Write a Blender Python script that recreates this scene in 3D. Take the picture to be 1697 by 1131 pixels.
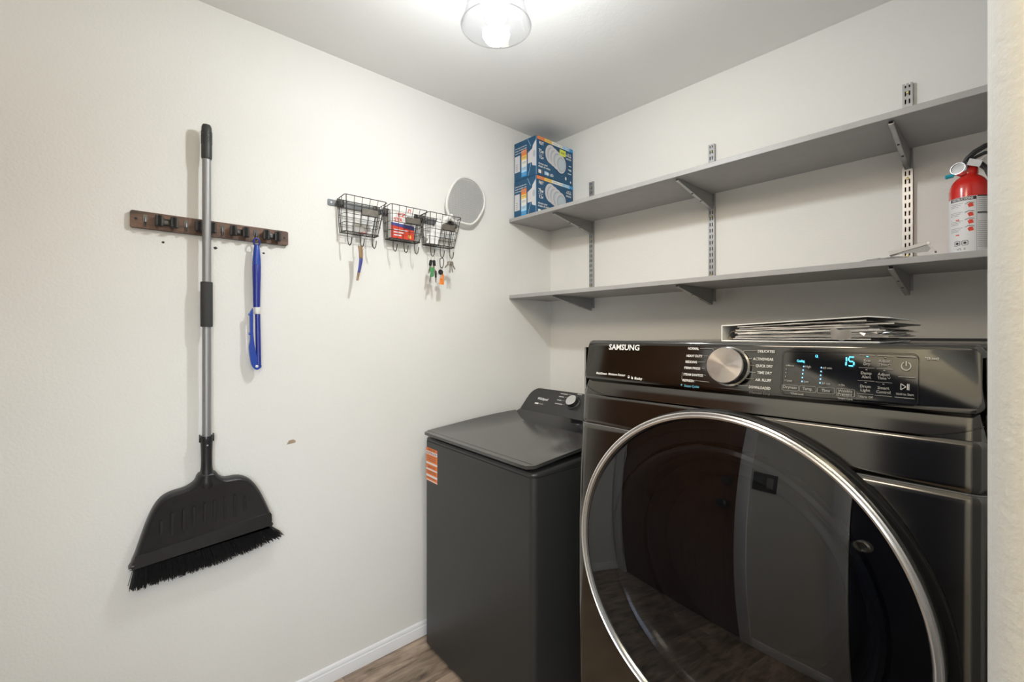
import bpy, bmesh, math, random
from mathutils import Vector, Matrix
random.seed(7)
for o in list(bpy.data.objects): bpy.data.objects.remove(o)
SC = bpy.context.scene
COL = SC.collection
PI = math.pi

# ------------------------------------------------------------------ camera
cd = bpy.data.cameras.new('camera')
cd.sensor_width = 36.0; cd.lens = 754.2/1697*36; cd.shift_y = -10.85/1697
cd.clip_start = 0.02
cam = bpy.data.objects.new('camera', cd); COL.objects.link(cam)
cam.location = (1.788, -1.915, 1.3495)
cam.rotation_euler = (PI/2, 0, 0.8358)
SC.camera = cam
# ------------------------------------------------------------------ exposure, world, large lights
SC.view_settings.view_transform = 'Standard'; SC.view_settings.look = 'None'
SC.view_settings.gamma = 1.0; SC.view_settings.exposure = 0.0
SC.view_settings.use_curve_mapping = False
w = bpy.data.worlds.new('world'); SC.world = w; w.use_nodes = True
w.node_tree.nodes['Background'].inputs[0].default_value = (0.8, 0.85, 1, 1)
w.node_tree.nodes['Background'].inputs[1].default_value = 0.1
def area(name, loc, sx, sy, power, col, rot=(0, 0, 0)):
    l = bpy.data.lights.new(name, 'AREA'); l.shape = 'RECTANGLE'; l.size = sx; l.size_y = sy
    l.energy = power; l.color = col
    o = bpy.data.objects.new(name, l); COL.objects.link(o); o.location = loc; o.rotation_euler = rot
    return o
BULB_STRENGTH = 620.0
BULB_COL = (0.955, 0.99, 1.0)
def aimed(name, loc, tgt, sx, sy, power, col, spread=180):
    o = area(name, loc, sx, sy, power, col); d = Vector(tgt)-Vector(loc)
    o.rotation_euler = d.to_track_quat('-Z', 'Y').to_euler(); o.data.spread = math.radians(spread); return o
area('hall_fill_high', (2.35, -1.95, 2.42), 0.5, 0.5, 15.0, (1.0, 0.87, 0.62))  # added fill light high in the hall, no fitting behind it
aimed('hall_fill_warm', (1.2, -2.1, 2.34), (.7, 0, 1.1), .5, .3, 2.8, (1.0, 0.84, 0.66), 80)  # added warm fill, aimed at the dim lower back wall
aimed('hall_daylight', (1.9, -2.2, 1.3), (0, -1.3, .4), .6, .6, 8.0, (0.80, 0.90, 1.0), 90)

# ------------------------------------------------------------------ materials
MATS = {}
def mat(name, color=(.5,.5,.5), rough=.5, metal=0.0, bump=0.0, bscale=100.0, var=0.0, vscale=8.0, emit=None, estr=1.0, coat=0.0, ior=1.5, bdist=0.001, aniso=0.0):
    m = bpy.data.materials.new(name); m.use_nodes = True
    nt = m.node_tree; b = nt.nodes['Principled BSDF']
    b.inputs['Base Color'].default_value = (*color, 1); b.inputs['Roughness'].default_value = rough
    b.inputs['Metallic'].default_value = metal; b.inputs['IOR'].default_value = ior
    b.inputs['Coat Weight'].default_value = coat; b.inputs['Coat Roughness'].default_value = .05
    b.inputs['Anisotropic'].default_value = aniso
    tc = nt.nodes.new('ShaderNodeTexCoord')
    if emit:
        b.inputs['Emission Color'].default_value = (*emit, 1); b.inputs['Emission Strength'].default_value = estr
    if bump:
        n = nt.nodes.new('ShaderNodeTexNoise'); n.inputs['Scale'].default_value = bscale; n.inputs['Detail'].default_value = 3
        bp = nt.nodes.new('ShaderNodeBump'); bp.inputs['Strength'].default_value = bump; bp.inputs['Distance'].default_value = bdist
        nt.links.new(tc.outputs['Object'], n.inputs['Vector']); nt.links.new(n.outputs['Fac'], bp.inputs['Height'])
        nt.links.new(bp.outputs['Normal'], b.inputs['Normal'])
    n2 = nt.nodes.new('ShaderNodeTexNoise'); n2.inputs['Scale'].default_value = vscale; n2.inputs['Detail'].default_value = 4
    nt.links.new(tc.outputs['Object'], n2.inputs['Vector'])
    mr = nt.nodes.new('ShaderNodeMapRange')
    mr.inputs['From Min'].default_value = .3; mr.inputs['From Max'].default_value = .7
    mr.inputs['To Min'].default_value = 1-var; mr.inputs['To Max'].default_value = 1+var
    mx = nt.nodes.new('ShaderNodeMix'); mx.data_type = 'RGBA'; mx.blend_type = 'MULTIPLY'; mx.inputs[0].default_value = 1
    mx.inputs[6].default_value = (*color, 1)
    nt.links.new(n2.outputs['Fac'], mr.inputs['Value']); nt.links.new(mr.outputs['Result'], mx.inputs[7])
    nt.links.new(mx.outputs[2], b.inputs['Base Color'])
    MATS[name] = m
    return m
def wood(name, c1, c2, scale, stretch, rough=.45, bump=.15):
    m = bpy.data.materials.new(name); m.use_nodes = True; nt = m.node_tree; b = nt.nodes['Principled BSDF']
    tc = nt.nodes.new('ShaderNodeTexCoord'); mp = nt.nodes.new('ShaderNodeMapping'); mp.inputs['Scale'].default_value = stretch
    oi = nt.nodes.new('ShaderNodeObjectInfo'); ad = nt.nodes.new('ShaderNodeVectorMath'); ad.operation = 'MULTIPLY_ADD'
    nt.links.new(tc.outputs['Object'], mp.inputs['Vector'])
    nt.links.new(oi.outputs['Random'], ad.inputs[0]); ad.inputs[1].default_value = (37, 53, 11)
    nt.links.new(mp.outputs['Vector'], ad.inputs[2])
    n = nt.nodes.new('ShaderNodeTexNoise'); n.inputs['Scale'].default_value = scale; n.inputs['Detail'].default_value = 8; n.inputs['Roughness'].default_value = .65
    n.inputs['Distortion'].default_value = .6
    nt.links.new(ad.outputs[0], n.inputs['Vector'])
    cr = nt.nodes.new('ShaderNodeValToRGB'); cr.color_ramp.elements[0].position = .34; cr.color_ramp.elements[1].position = .66
    cr.color_ramp.elements[0].color = (*c1, 1); cr.color_ramp.elements[1].color = (*c2, 1)
    nt.links.new(n.outputs['Fac'], cr.inputs['Fac'])
    # board to board variation
    hs = nt.nodes.new('ShaderNodeHueSaturation'); mr = nt.nodes.new('ShaderNodeMapRange')
    mr.inputs['To Min'].default_value = .8; mr.inputs['To Max'].default_value = 1.2
    nt.links.new(oi.outputs['Random'], mr.inputs['Value']); nt.links.new(mr.outputs['Result'], hs.inputs['Value'])
    nt.links.new(cr.outputs['Color'], hs.inputs['Color']); nt.links.new(hs.outputs['Color'], b.inputs['Base Color'])
    b.inputs['Roughness'].default_value = rough
    bp = nt.nodes.new('ShaderNodeBump'); bp.inputs['Strength'].default_value = bump; bp.inputs['Distance'].default_value = .002
    nt.links.new(n.outputs['Fac'], bp.inputs['Height']); nt.links.new(bp.outputs['Normal'], b.inputs['Normal'])
    MATS[name] = m
def thin_glass(name, tint, ior=1.5, rough=0.0, boost=0.0):
    m = bpy.data.materials.new(name); m.use_nodes = True; nt = m.node_tree
    nt.nodes.remove(nt.nodes['Principled BSDF']); out = nt.nodes['Material Output']
    t = nt.nodes.new('ShaderNodeBsdfTransparent'); t.inputs[0].default_value = (*tint, 1)
    g = nt.nodes.new('ShaderNodeBsdfGlossy'); g.inputs['Roughness'].default_value = rough
    f = nt.nodes.new('ShaderNodeLayerWeight'); f.inputs['Blend'].default_value = .5
    p5 = nt.nodes.new('ShaderNodeMath'); p5.operation = 'POWER'; p5.inputs[1].default_value = 5
    a = nt.nodes.new('ShaderNodeMath'); a.operation = 'MULTIPLY_ADD'; a.use_clamp = True
    f0 = ((ior-1)/(ior+1))**2 + boost
    a.inputs[1].default_value = 1-f0; a.inputs[2].default_value = f0
    nt.links.new(f.outputs['Facing'], p5.inputs[0])
    x = nt.nodes.new('ShaderNodeMixShader')
    nt.links.new(p5.outputs[0], a.inputs[0]); nt.links.new(a.outputs[0], x.inputs[0])
    nt.links.new(t.outputs[0], x.inputs[1]); nt.links.new(g.outputs[0], x.inputs[2]); nt.links.new(x.outputs[0], out.inputs[0])
    MATS[name] = m

mat('wall_paint', (.79,.778,.745), .7, bump=.52, bscale=130, bdist=.0016, var=.012, vscale=3)
mat('ceiling_paint', (.86,.85,.825), .85, bump=.3, bscale=90, bdist=.0015)
mat('white_trim', (.80,.80,.82), .35)
mat('grey_shelf', (.36,.35,.345), .45, var=.04, vscale=20)
mat('steel_grey', (.42,.42,.425), .35, .75, var=.06, vscale=40)
mat('bracket_grey', (.30,.305,.30), .42, .35, var=.05, vscale=40)
mat('slot_dark', (.02,.02,.02), .7)
mat('screw_yellow', (.60,.55,.28), .35, .8)
mat('black_stainless', (.165,.158,.146), .13, 1.0, bump=.02, bscale=700, bdist=.0004)
mat('panel_stainless', (.135,.132,.125), .09, 1.0)
mat('appliance_black', (.030,.030,.029), .42, bump=.06, bscale=900, bdist=.0003)
mat('lid_gloss', (.050,.049,.047), .14, ior=1.65)
mat('console_gloss', (.028,.029,.029), .22)
mat('rubber_black', (.006,.006,.006), .65)
mat('chrome', (.86,.86,.87), .22, 1.0)
mat('dial_metal', (.30,.29,.28), .25, 1.0)
mat('rocker_grey', (.30,.29,.29), .4)
mat('gunmetal', (.09,.09,.09), .35, .8)
mat('apron_dark_reflection', (.010,.010,.011), .10)  # apron colour darkened to stand in for the dark reflections on it
mat('brushed_knob', (.82,.78,.73), .28, 1.0, bump=.0, aniso=.85)
mat('silver_knob', (.80,.80,.80), .30, 1.0, aniso=.7)
for q in ('brushed_knob','silver_knob'):
    nt = MATS[q].node_tree; tn = nt.nodes.new('ShaderNodeTangent'); tn.direction_type = 'RADIAL'; tn.axis = 'Y' if q=='brushed_knob' else 'Z'
    nt.links.new(tn.outputs[0], nt.nodes['Principled BSDF'].inputs['Tangent'])
mat('dark_interior', (.03,.031,.034), .15)
mat('drum_steel', (.18,.18,.19), .35, 1.0)
thin_glass('door_glass', (.36,.37,.40), 1.6, boost=.045)
thin_glass('shade_glass', (.965,.97,.98), 1.45, boost=.01)
thin_glass('plastic_film', (.93,.93,.93), 1.4, .12, .10)
mat('print_white', (.80,.80,.78), .5)
mat('print_grey', (.42,.41,.39), .5)
mat('print_bluetext', (.10,.36,.50), .5)
mat('print_dim', (.22,.21,.20), .5)
mat('led_cyan', (.1,.6,.8), .4, emit=(.12,.72,1.0), estr=1.5)
mat('led_blue', (.3,.6,.8), .4, emit=(.25,.62,1.0), estr=1.1)
mat('bulb_glow', (1,1,1), .4, emit=BULB_COL, estr=BULB_STRENGTH)
mat('nickel', (.55,.54,.52), .3, 1.0)
mat('black_plastic', (.022,.022,.023), .33, var=.1, vscale=30)
mat('bristle_black', (.012,.012,.013), .6)
mat('grip_black', (.035,.035,.034), .45, bump=.3, bscale=260, bdist=.001)
mat('foam_black', (.045,.045,.045), .85, bump=.1, bscale=500)
mat('pole_grey', (.33,.33,.335), .5, .6)
wood('rack_wood', (.045,.021,.012), (.15,.075,.045), 6, (1, 1, 9), .5, .1)
wood('floor_wood', (.12,.083,.058), (.46,.345,.26), 5, (6, 1.0, 1), .42, .25)
wood('door_wood', (.14,.058,.022), (.23,.105,.045), 5, (14, 2, 1), .4, .05)
mat('navy_paint', (.014,.020,.045), .4)
mat('blue_plastic', (.020,.034,.26), .3, var=.08)
mat('blue_bright', (.020,.062,.36), .3)
mat('white_plastic', (.76,.75,.72), .4)
mat('wire_dark', (.040,.036,.032), .45, .5)
mat('bar_grey', (.13,.135,.14), .45, .3, var=.2, vscale=60)
mat('plate_brown', (.165,.145,.12), .45, .4, var=.15, vscale=70)
mat('mesh_grey', (.60,.60,.60), .45, .3)
mat('box_blue', (.008,.078,.175), .45, var=.05)
mat('box_edge', (.30,.50,.70), .6)
mat('box_orange', (.80,.22,.045), .5)
mat('box_yellow', (.86,.56,.10), .5)
mat('box_pale', (.78,.77,.72), .5)
mat('box_ltblue', (.42,.66,.85), .5)
mat('box_cyan', (.02,.33,.72), .5)
mat('box_lamp', (.62,.61,.63), .5)
mat('box_lamp_shade', (.43,.45,.50), .5)
mat('box_lamp_lens', (.50,.58,.63), .5)
mat('sticker_yellow', (.72,.78,.08), .5)
mat('red_paint', (.62,.018,.012), .22, coat=.4)
mat('label_paper', (.74,.73,.74), .45)
mat('ink_black', (.03,.03,.03), .5)
mat('ink_grey', (.30,.30,.31), .5)
mat('ink_red', (.70,.06,.03), .5)
mat('cyan_plastic', (.01,.36,.50), .35)
mat('sticker_orange', (.78,.20,.04), .5, var=.05)
mat('sticker_text', (.34,.09,.03), .5)
mat('red_card', (.66,.06,.03), .45)
mat('indigo_print', (.07,.08,.30), .45)
mat('key_green', (.07,.27,.10), .4)
mat('tag_orange', (.85,.25,.04), .4)
mat('key_brass', (.45,.40,.33), .35, .9)
mat('leather_tan', (.27,.17,.085), .6, var=.15, vscale=60)
mat('paper_white', (.86,.85,.84), .6, var=.05, vscale=30)
mat('paper_grey', (.50,.48,.47), .55, var=.15, vscale=50)
mat('binder_white', (.86,.87,.87), .3)
mat('spackle', (.40,.30,.20), .8, var=.2, vscale=300)
mat('switch_plate', (.10,.095,.10), .4)

# ------------------------------------------------------------------ mesh helpers
STUFF = {'lettering','fine_print','dial_print','panel_lines','banner_lettering','remote_buttons','price_marks','picture_marks','symbol_marks','symbols','level_lamps','lit_digits','tag_marks','leader_line','dial_marks'}
class MB:
    def __init__(s): s.v = []; s.f = []; s.m = None
    def add(s, vs, fs):
        k = len(s.v); s.v += [tuple(v) for v in vs]; s.f += [tuple(i+k for i in f) for f in fs]; return s
    def box(s, lo, hi):
        (a,b,c),(d,e,f) = lo, hi
        return s.add([(a,b,c),(d,b,c),(d,e,c),(a,e,c),(a,b,f),(d,b,f),(d,e,f),(a,e,f)],
                     [(0,3,2,1),(4,5,6,7),(0,1,5,4),(1,2,6,5),(2,3,7,6),(3,0,4,7)])
    def rbox(s, lo, hi, r, seg=2):
        bm = bmesh.new(); bmesh.ops.create_cube(bm, size=1)
        for v in bm.verts: v.co = Vector([(lo[i]+hi[i])/2 + v.co[i]*(hi[i]-lo[i]) for i in range(3)])
        bmesh.ops.bevel(bm, geom=bm.edges[:], offset=r, segments=seg, profile=.5, affect='EDGES')
        bm.verts.index_update()
        s.add([v.co[:] for v in bm.verts], [[v.index for v in f.verts] for f in bm.faces]); bm.free(); return s
    def cyl(s, a, b, r, r2=None, n=16, cap=True):
        a = Vector(a); b = Vector(b); d = (b-a).normalized(); r2 = r if r2 is None else r2
        u = d.orthogonal().normalized(); w_ = d.cross(u)
        vs = [a+(u*math.cos(t)+w_*math.sin(t))*r for t in [2*PI*i/n for i in range(n)]] + [b+(u*math.cos(t)+w_*math.sin(t))*r2 for t in [2*PI*i/n for i in range(n)]]
        fs = [(i,(i+1)%n,n+(i+1)%n,n+i) for i in range(n)]
        if cap: fs += [tuple(range(n-1,-1,-1)), tuple(range(n,2*n))]
        return s.add(vs, fs)
    def tube(s, pts, r, n=6, closed=False, cap=True):
        P = [Vector(p) for p in pts]; N = len(P); rings = []; prev = None
        R = r if isinstance(r, (list,tuple)) else [r]*N
        for i in range(N):
            if closed: d = (P[(i+1)%N]-P[i-1])
            else: d = P[min(i+1,N-1)]-P[max(i-1,0)]
            if d.length < 1e-9: d = Vector((0,0,1))
            d.normalize()
            if prev is None: u = d.orthogonal().normalized()
            else:
                u = prev - d*prev.dot(d)
                u = u.normalized() if u.length > 1e-6 else d.orthogonal().normalized()
            prev = u; w_ = d.cross(u)
            rings.append([P[i]+(u*math.cos(2*PI*k/n)+w_*math.sin(2*PI*k/n))*R[i] for k in range(n)])
        vs = [v for ring in rings for v in ring]; fs = []
        for i in range(N if closed else N-1):
            j = (i+1) % N
            for k in range(n): fs.append((i*n+k, i*n+(k+1)%n, j*n+(k+1)%n, j*n+k))
        if not closed and cap: fs += [tuple(range(n-1,-1,-1)), tuple(range((N-1)*n, N*n))]
        return s.add(vs, fs)
    def lathe(s, prof, origin, axis='z', n=48, cap=True):
        # prof: list of (radius, height along axis)
        vs = []; fs = []
        for (r, h) in prof:
            for k in range(n):
                c, q = r*math.cos(2*PI*k/n), r*math.sin(2*PI*k/n)
                p = {'z': (c, q, h), 'y': (q, h, c), 'x': (h, c, q)}[axis]
                vs.append((p[0]+origin[0], p[1]+origin[1], p[2]+origin[2]))
        for i in range(len(prof)-1):
            for k in range(n): fs.append((i*n+k, i*n+(k+1)%n, (i+1)*n+(k+1)%n, (i+1)*n+k))
        if cap:
            if prof[0][0] > 1e-5: fs.append(tuple(range(n-1,-1,-1)))
            if prof[-1][0] > 1e-5: fs.append(tuple(range((len(prof)-1)*n, len(prof)*n)))
        return s.add(vs, fs)
    def prism(s, poly, lo, hi, fn):
        # poly of 2D points; fn(a, b, t) -> 3D, t in {lo, hi}
        n = len(poly)
        vs = [fn(a,b,lo) for a,b in poly]+[fn(a,b,hi) for a,b in poly]
        fs = [(i,(i+1)%n,n+(i+1)%n,n+i) for i in range(n)]+[tuple(range(n-1,-1,-1)), tuple(range(n,2*n))]
        return s.add(vs, fs)
    def grid(s, nu, nv, fn, skip=None):
        vs = [fn(i/(nu-1), j/(nv-1)) for j in range(nv) for i in range(nu)]
        fs = []
        for j in range(nv-1):
            for i in range(nu-1):
                f = (j*nu+i, j*nu+i+1, (j+1)*nu+i+1, (j+1)*nu+i)
                if skip and skip([sum(vs[q][c] for q in f)/4 for c in range(3)]): continue
                fs.append(f)
        return s.add(vs, fs)
    def xf(s, M):
        s.v = [tuple(M @ Vector(v)) for v in s.v]; return s
    def mesh(s, name, m, smooth=35):
        me = bpy.data.meshes.new(name); me.from_pydata(s.v, [], s.f); 
        bm = bmesh.new(); bm.from_mesh(me); bmesh.ops.recalc_face_normals(bm, faces=bm.faces[:]); bm.to_mesh(me); bm.free()
        me.materials.append(MATS[m])
        if smooth:
            me.polygons.foreach_set('use_smooth', [True]*len(me.polygons))
            me.set_sharp_from_angle(angle=math.radians(smooth))
        return me
    def build(s, name, m, parent=None, smooth=35, **tags):
        o = bpy.data.objects.new(name, s.mesh(name, m, smooth)); COL.objects.link(o)
        if parent is not None: o.parent = parent
        if name in STUFF: o['kind'] = 'stuff'
        for k, v in tags.items():
            if v: o[k] = v
        return o
def thing(name, label, cat, loc=(0,0,0), rz=0.0, group=None):
    o = bpy.data.objects.new(name, None); COL.objects.link(o); o.empty_display_size = .05
    o.location = loc; o.rotation_euler = (0,0,rz); o['label'] = label; o['category'] = cat
    if group: o['group'] = group
    return o
def copy_thing(o, loc, label, rz=None):
    c = o.copy(); COL.objects.link(c); c.location = loc; c['label'] = label
    if rz is not None: c.rotation_euler = (0,0,rz)
    for ch in [x for x in bpy.data.objects if x.parent is o]:
        d = ch.copy(); COL.objects.link(d); d.parent = c
        for g in [x for x in bpy.data.objects if x.parent is ch]:
            e = g.copy(); COL.objects.link(e); e.parent = d
    return c
def rrect(x0, y0, x1, y1, r, n=5):
    P = []
    for cx, cy, a in ((x1-r,y1-r,0),(x0+r,y1-r,90),(x0+r,y0+r,180),(x1-r,y0+r,270)):
        for k in range(n+1):
            t = math.radians(a+90*k/n); P.append((cx+r*math.cos(t), cy+r*math.sin(t)))
    return P
def text_geo(s, bold=False):
    cu = bpy.data.curves.new('t', 'FONT'); cu.body = s; cu.size = 1.0; cu.resolution_u = 2
    if bold: cu.offset = .022
    o = bpy.data.objects.new('t', cu); COL.objects.link(o)
    bpy.context.view_layer.update()
    me = bpy.data.meshes.new_from_object(o.evaluated_get(bpy.context.evaluated_depsgraph_get()))
    vs = [v.co[:] for v in me.vertices]; fs = [tuple(p.vertices) for p in me.polygons]
    bpy.data.objects.remove(o); bpy.data.curves.remove(cu); bpy.data.meshes.remove(me)
    return vs, fs
TG = {}
def text(mb, s, fn, x, y, width, cap, bold=True):
    # flat lettering: fn(a, b) maps plane coordinates to 3D
    if (s,bold) not in TG: TG[(s,bold)] = text_geo(s, bold)
    vs, fs = TG[(s,bold)]
    x0 = min(v[0] for v in vs); x1 = max(v[0] for v in vs)
    mb.add([fn(x+(v[0]-x0)/(x1-x0)*width, y+v[1]/0.70*cap) for v in vs], fs)
def strip(mb, pts, wd, fn):
    # flat line of width wd through 2D points
    for (a,b),(c,d) in zip(pts, pts[1:]):
        L = math.hypot(c-a,d-b); nx, ny = -(d-b)/L*wd/2, (c-a)/L*wd/2
        mb.add([fn(a+nx,b+ny),fn(a-nx,b-ny),fn(c-nx,d-ny),fn(c+nx,d+ny)], [(0,1,2,3)])
def flat(mb, poly, fn): mb.add([fn(a,b) for a,b in poly], [tuple(range(len(poly)))])
def rect(mb, x0, y0, x1, y1, fn): flat(mb, [(x0,y0),(x1,y0),(x1,y1),(x0,y1)], fn)
def arc(cx, cy, rx, ry, a0=0, a1=360, n=20):
    return [(cx+rx*math.cos(math.radians(a0+(a1-a0)*k/n)), cy+ry*math.sin(math.radians(a0+(a1-a0)*k/n))) for k in range(n+1)]

# ================================================================== SETTING
H = 2.44
def struct(name, mb, m, parent=None, **k):
    o = mb.build(name, m, parent, smooth=35)
    if parent is None: o['kind'] = 'structure'
    return o
struct('wall_left', MB().box((-.12,-2.43,-.02),(0,.12,H)), 'wall_paint')
struct('wall_back', MB().box((0,0,-.02),(2.27,.12,H)), 'wall_paint')
struct('wall_right', MB().box((2.15,-1.235,-.02),(2.27,0,H)), 'wall_paint')
# short return wall that ends beside the dryer (bull-nosed corner)
j = MB(); j.prism(rrect(1.771,-1.350,2.9,-1.235,.032,10), -.02, H, lambda a,b,t: (a,b,t))
struct('wall_return', j, 'wall_paint')
struct('wall_hall', MB().box((2.70,-2.43,-.02),(2.82,-1.35,H)), 'wall_paint')
struct('ceiling', MB().box((-.12,-2.43,H),(2.9,.12,H+.1)), 'ceiling_paint')
# front wall (behind the camera) with two door openings
fw = MB()
YF = -2.295
def span(x0,x1,z0,z1): fw.box((x0,YF-.12,z0),(x1,YF,z1))
span(0,.075,-.02,H); span(.075,.90,2.04,H); span(.90,1.38,-.02,H); span(1.38,1.665,2.04,H); span(1.665,2.70,-.02,H)
struct('wall_front', fw, 'wall_paint')
# floor slab and vinyl planks
fl = struct('floor', MB().box((-.05,-2.43,-.06),(2.9,.1,-.004)), 'slot_dark')
pw, pl = .152, 1.22
k = 0
for i in range(19):
    x0 = -.03+i*pw
    off = (i*.43) % pl
    y = -2.43-off
    while y < .1:
        a, b_ = max(y,-2.43), min(y+pl, .1)
        if b_-a > .02:
            MB().box((x0+.0006,a+.0006,-.004),(min(x0+pw,2.9)-.0006,b_-.0006,.0)).build('plank','floor_wood',fl,smooth=0)
        y += pl
# baseboards
prof = [(0,0),(.013,0),(.013,.036),(.0115,.039),(.0115,.042),(.0085,.045),(.0085,.052),(.006,.057),(.003,.061),(0,.062)]
def base(name, p0, p1, nx, ny):
    b = MB(); n = len(prof)
    vs = [(p0[0]+nx*d, p0[1]+ny*d, z+.0005) for d,z in prof]+[(p1[0]+nx*d, p1[1]+ny*d, z+.0005) for d,z in prof]
    b.add(vs, [(i,(i+1)%n,n+(i+1)%n,n+i) for i in range(n)]+[tuple(range(n)), tuple(range(n,2*n))])
    struct(name, b, 'white_trim')
base('baseboard_left', (0,YF), (0,0), 1, 0)
base('baseboard_back', (.013,0), (2.15,0), 0, -1)
base('baseboard_front', (.964,YF), (1.316,YF), 0, 1)
base('baseboard_front', (1.729,YF), (2.70,YF), 0, 1)
# door casings
def casing(name, x0, x1, zt=2.04):
    c = MB(); t = .062
    for a,b_ in ((x0-t,x0),(x1,x1+t)): c.rbox((a,YF,0.0),(b_,YF+.016,zt),.004)
    c.rbox((x0-t,YF,zt),(x1+t,YF+.016,zt+t),.004)
    struct(name, c, 'white_trim')
casing('trim_1', .077, .90); casing('trim_2', 1.38, 1.665)
# brown entry door
d1 = struct('door_1', MB().rbox((.080,YF-.05,.006),(.896,YF-.008,2.034),.003), 'door_wood')
kn = MB(); kn.lathe([(.032,0),(.032,.005),(.012,.010),(.012,.028),(.026,.036),(.030,.050),(.024,.062),(.0,.066)],(.834,YF-.008,.925),'y',24)
kn.build('door_knob','gunmetal',d1)
kn = MB(); kn.lathe([(.033,0),(.033,.008),(.026,.014),(.026,.020),(.0,.022)],(.834,YF-.008,1.085),'y',24); kn.build('deadbolt','gunmetal',d1)
for z in (.22,1.05,1.85): MB().cyl((.086,YF-.001,z-.045),(.086,YF-.001,z+.045),.007,n=8).build('hinge','nickel',d1)
# narrow navy door
d2 = struct('door_2', MB().rbox((1.384,YF-.05,.006),(1.661,YF-.008,2.034),.003), 'navy_paint')
kn = MB(); kn.lathe([(.033,0),(.033,.005),(.013,.010),(.013,.026),(.027,.034),(.030,.048),(.022,.054),(.014,.050),(.0,.050)],(1.432,YF-.008,.91),'y',24)
kn.build('door_knob','nickel',d2)
# light switch on front wall
sw = thing('light_switch','dark double light switch plate between brown door and navy door','switch',(1.028,YF,1.13))
MB().rbox((-.058,.0,-.058),(.058,.006,.058),.003).build('switch_plate','switch_plate',sw)
MB().rbox((-.040,.006,-.034),(-.008,.010,.034),.002).build('rocker','switch_plate',sw)
MB().rbox((.010,.006,-.034),(.042,.010,.034),.002).build('rocker','rocker_grey',sw,label='lighter grey rocker')
# repaired hole and screw holes in left wall
def wall_mark(y,z,r,seed,name,label,m='slot_dark'):
    random.seed(seed); b=MB()
    pts=[(y+math.cos(t)*r*random.uniform(.7,1.2), z+math.sin(t)*r*.8*random.uniform(.7,1.2)) for t in [2*PI*i/10 for i in range(10)]]
    b.prism(pts,.0,.0009,lambda a,c,t:(t,a,c)); o=b.build(name,m); o['label']=label; o['category']='wall damage'
wall_mark(-1.77,1.638,.0042,1,'screw_hole','small dark screw hole under left end of wooden tool rack')
wall_mark(-1.631,1.638,.0058,2,'screw_hole','torn screw hole just right of broom pole below wooden rack')
wall_mark(-1.486,1.638,.0042,3,'screw_hole','small dark screw hole right of blue tool loop')
hb=MB(); hb.prism([(-1.410,.947),(-1.402,.960),(-1.388,.962),(-1.379,.956),(-1.381,.949),(-1.395,.948)],0,.0012,lambda a,c,t:(t,a,c))
o=hb.build('wall_gouge','spackle'); o['label']='ragged tan gouge in white wall between broom and washer'; o['category']='wall damage'

# ================================================================== CEILING LIGHT
LX, LY, RZ = .849, -1.124, 2.18
lt = thing('ceiling_light','clear glass bell ceiling light with glowing bulb','ceiling light',(LX,LY,0))
MB().lathe([(.0,2.4395),(.060,2.4395),(.062,2.432),(.050,2.418),(.012,2.412),(.012,2.36),(.026,2.352),(.026,2.318),(.022,2.305),(.0,2.305)],(0,0,0),n=32).build('canopy','nickel',lt)
MB().lathe([(.0,2.352),(.050,2.350),(.064,2.342),(.066,2.332),(.064,2.332),(.060,2.340),(.030,2.344),(.0,2.344)],(0,0,0),n=40).build('holder_light_block','nickel',lt)  # unseen holder cap, added wide to keep bulb light off the ceiling
g=MB(); pr=[(.027,2.342),(.040,2.338),(.058,2.322),(.070,2.295),(.077,2.26),(.083,2.22),(.090,2.195),(.095,RZ),(.0945,RZ-.0015),(.0915,RZ),(.087,2.197),(.080,2.221),(.074,2.26),(.067,2.294),(.056,2.319),(.039,2.335),(.027,2.339)]
g.lathe(pr,(0,0,0),n=64,cap=False).build('glass_shade','shade_glass',lt)
MB().tube([(.0938*math.cos(2*PI*k/64),.0938*math.sin(2*PI*k/64),2.1800) for k in range(64)],.0016,8,closed=True).build('rim','plastic_film',lt)
b=MB(); b.lathe([(0,2.186),(.012,2.188),(.022,2.194),(.029,2.206),(.031,2.218),(.029,2.232),(.0270,2.2405)],(0,0,0),n=32,cap=False).build('bulb','bulb_glow',lt)
MB().lathe([(0,2.241),(.0355,2.240),(.0370,2.243),(.0350,2.247),(.0250,2.256),(.0185,2.275),(.0145,2.285),(.0145,2.312),(0,2.312)],(0,0,0),n=28).build('socket_light_collar','white_plastic',lt)  # socket, with a broad collar added to block upward bulb light

# ================================================================== SHELVING
PX = [.300, .932, 1.558]
def make_standard():
    t = thing('shelf_standard','','shelf track',(0,0,0),0,'slotted grey wall tracks')
    b = MB(); hw=.0125; z0,z1 = 1.488,2.148; y0,y1=-.0005,-.014
    b.box((-hw,y1,z0),(-hw+.0016,y0,z1)); b.box((hw-.0016,y1,z0),(hw,y0,z1))
    b.box((-.0030,y1,z0),(.0030,y1+.0016,z1))
    b.box((-hw+.0016,y1,z0),(-.0068,y1+.0016,z1)); b.box((.0068,y1,z0),(hw-.0016,y1+.0016,z1))
    z=z0; pitch=.0254
    while z < z1-.003:
        for a,c in ((-.0068,-.0030),(.0030,.0068)): b.box((a,y1,z),(c,y1+.0016,min(z+.0105,z1)))
        z+=pitch
    b.build('track','steel_grey',t,smooth=0)
    MB().box((-hw+.0016,-.0020,z0+.001),(hw-.0016,-.0006,z1-.001)).build('slot_shade','slot_dark',t,smooth=0)  # dark sheet standing in for the shade inside the slots
    for z in (2.118,1.845,1.60):
        MB().lathe([(0,0),(.0042,0),(.0042,-.0016),(.0028,-.0032),(0,-.0034)],(0,-.014,z),'y',12).build('screw','screw_yellow',t)
    return t
st = make_standard()
lab=['slotted grey wall track nearest the room corner','middle slotted grey wall track behind both shelves','right slotted grey wall track beside the fire extinguisher']
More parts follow.
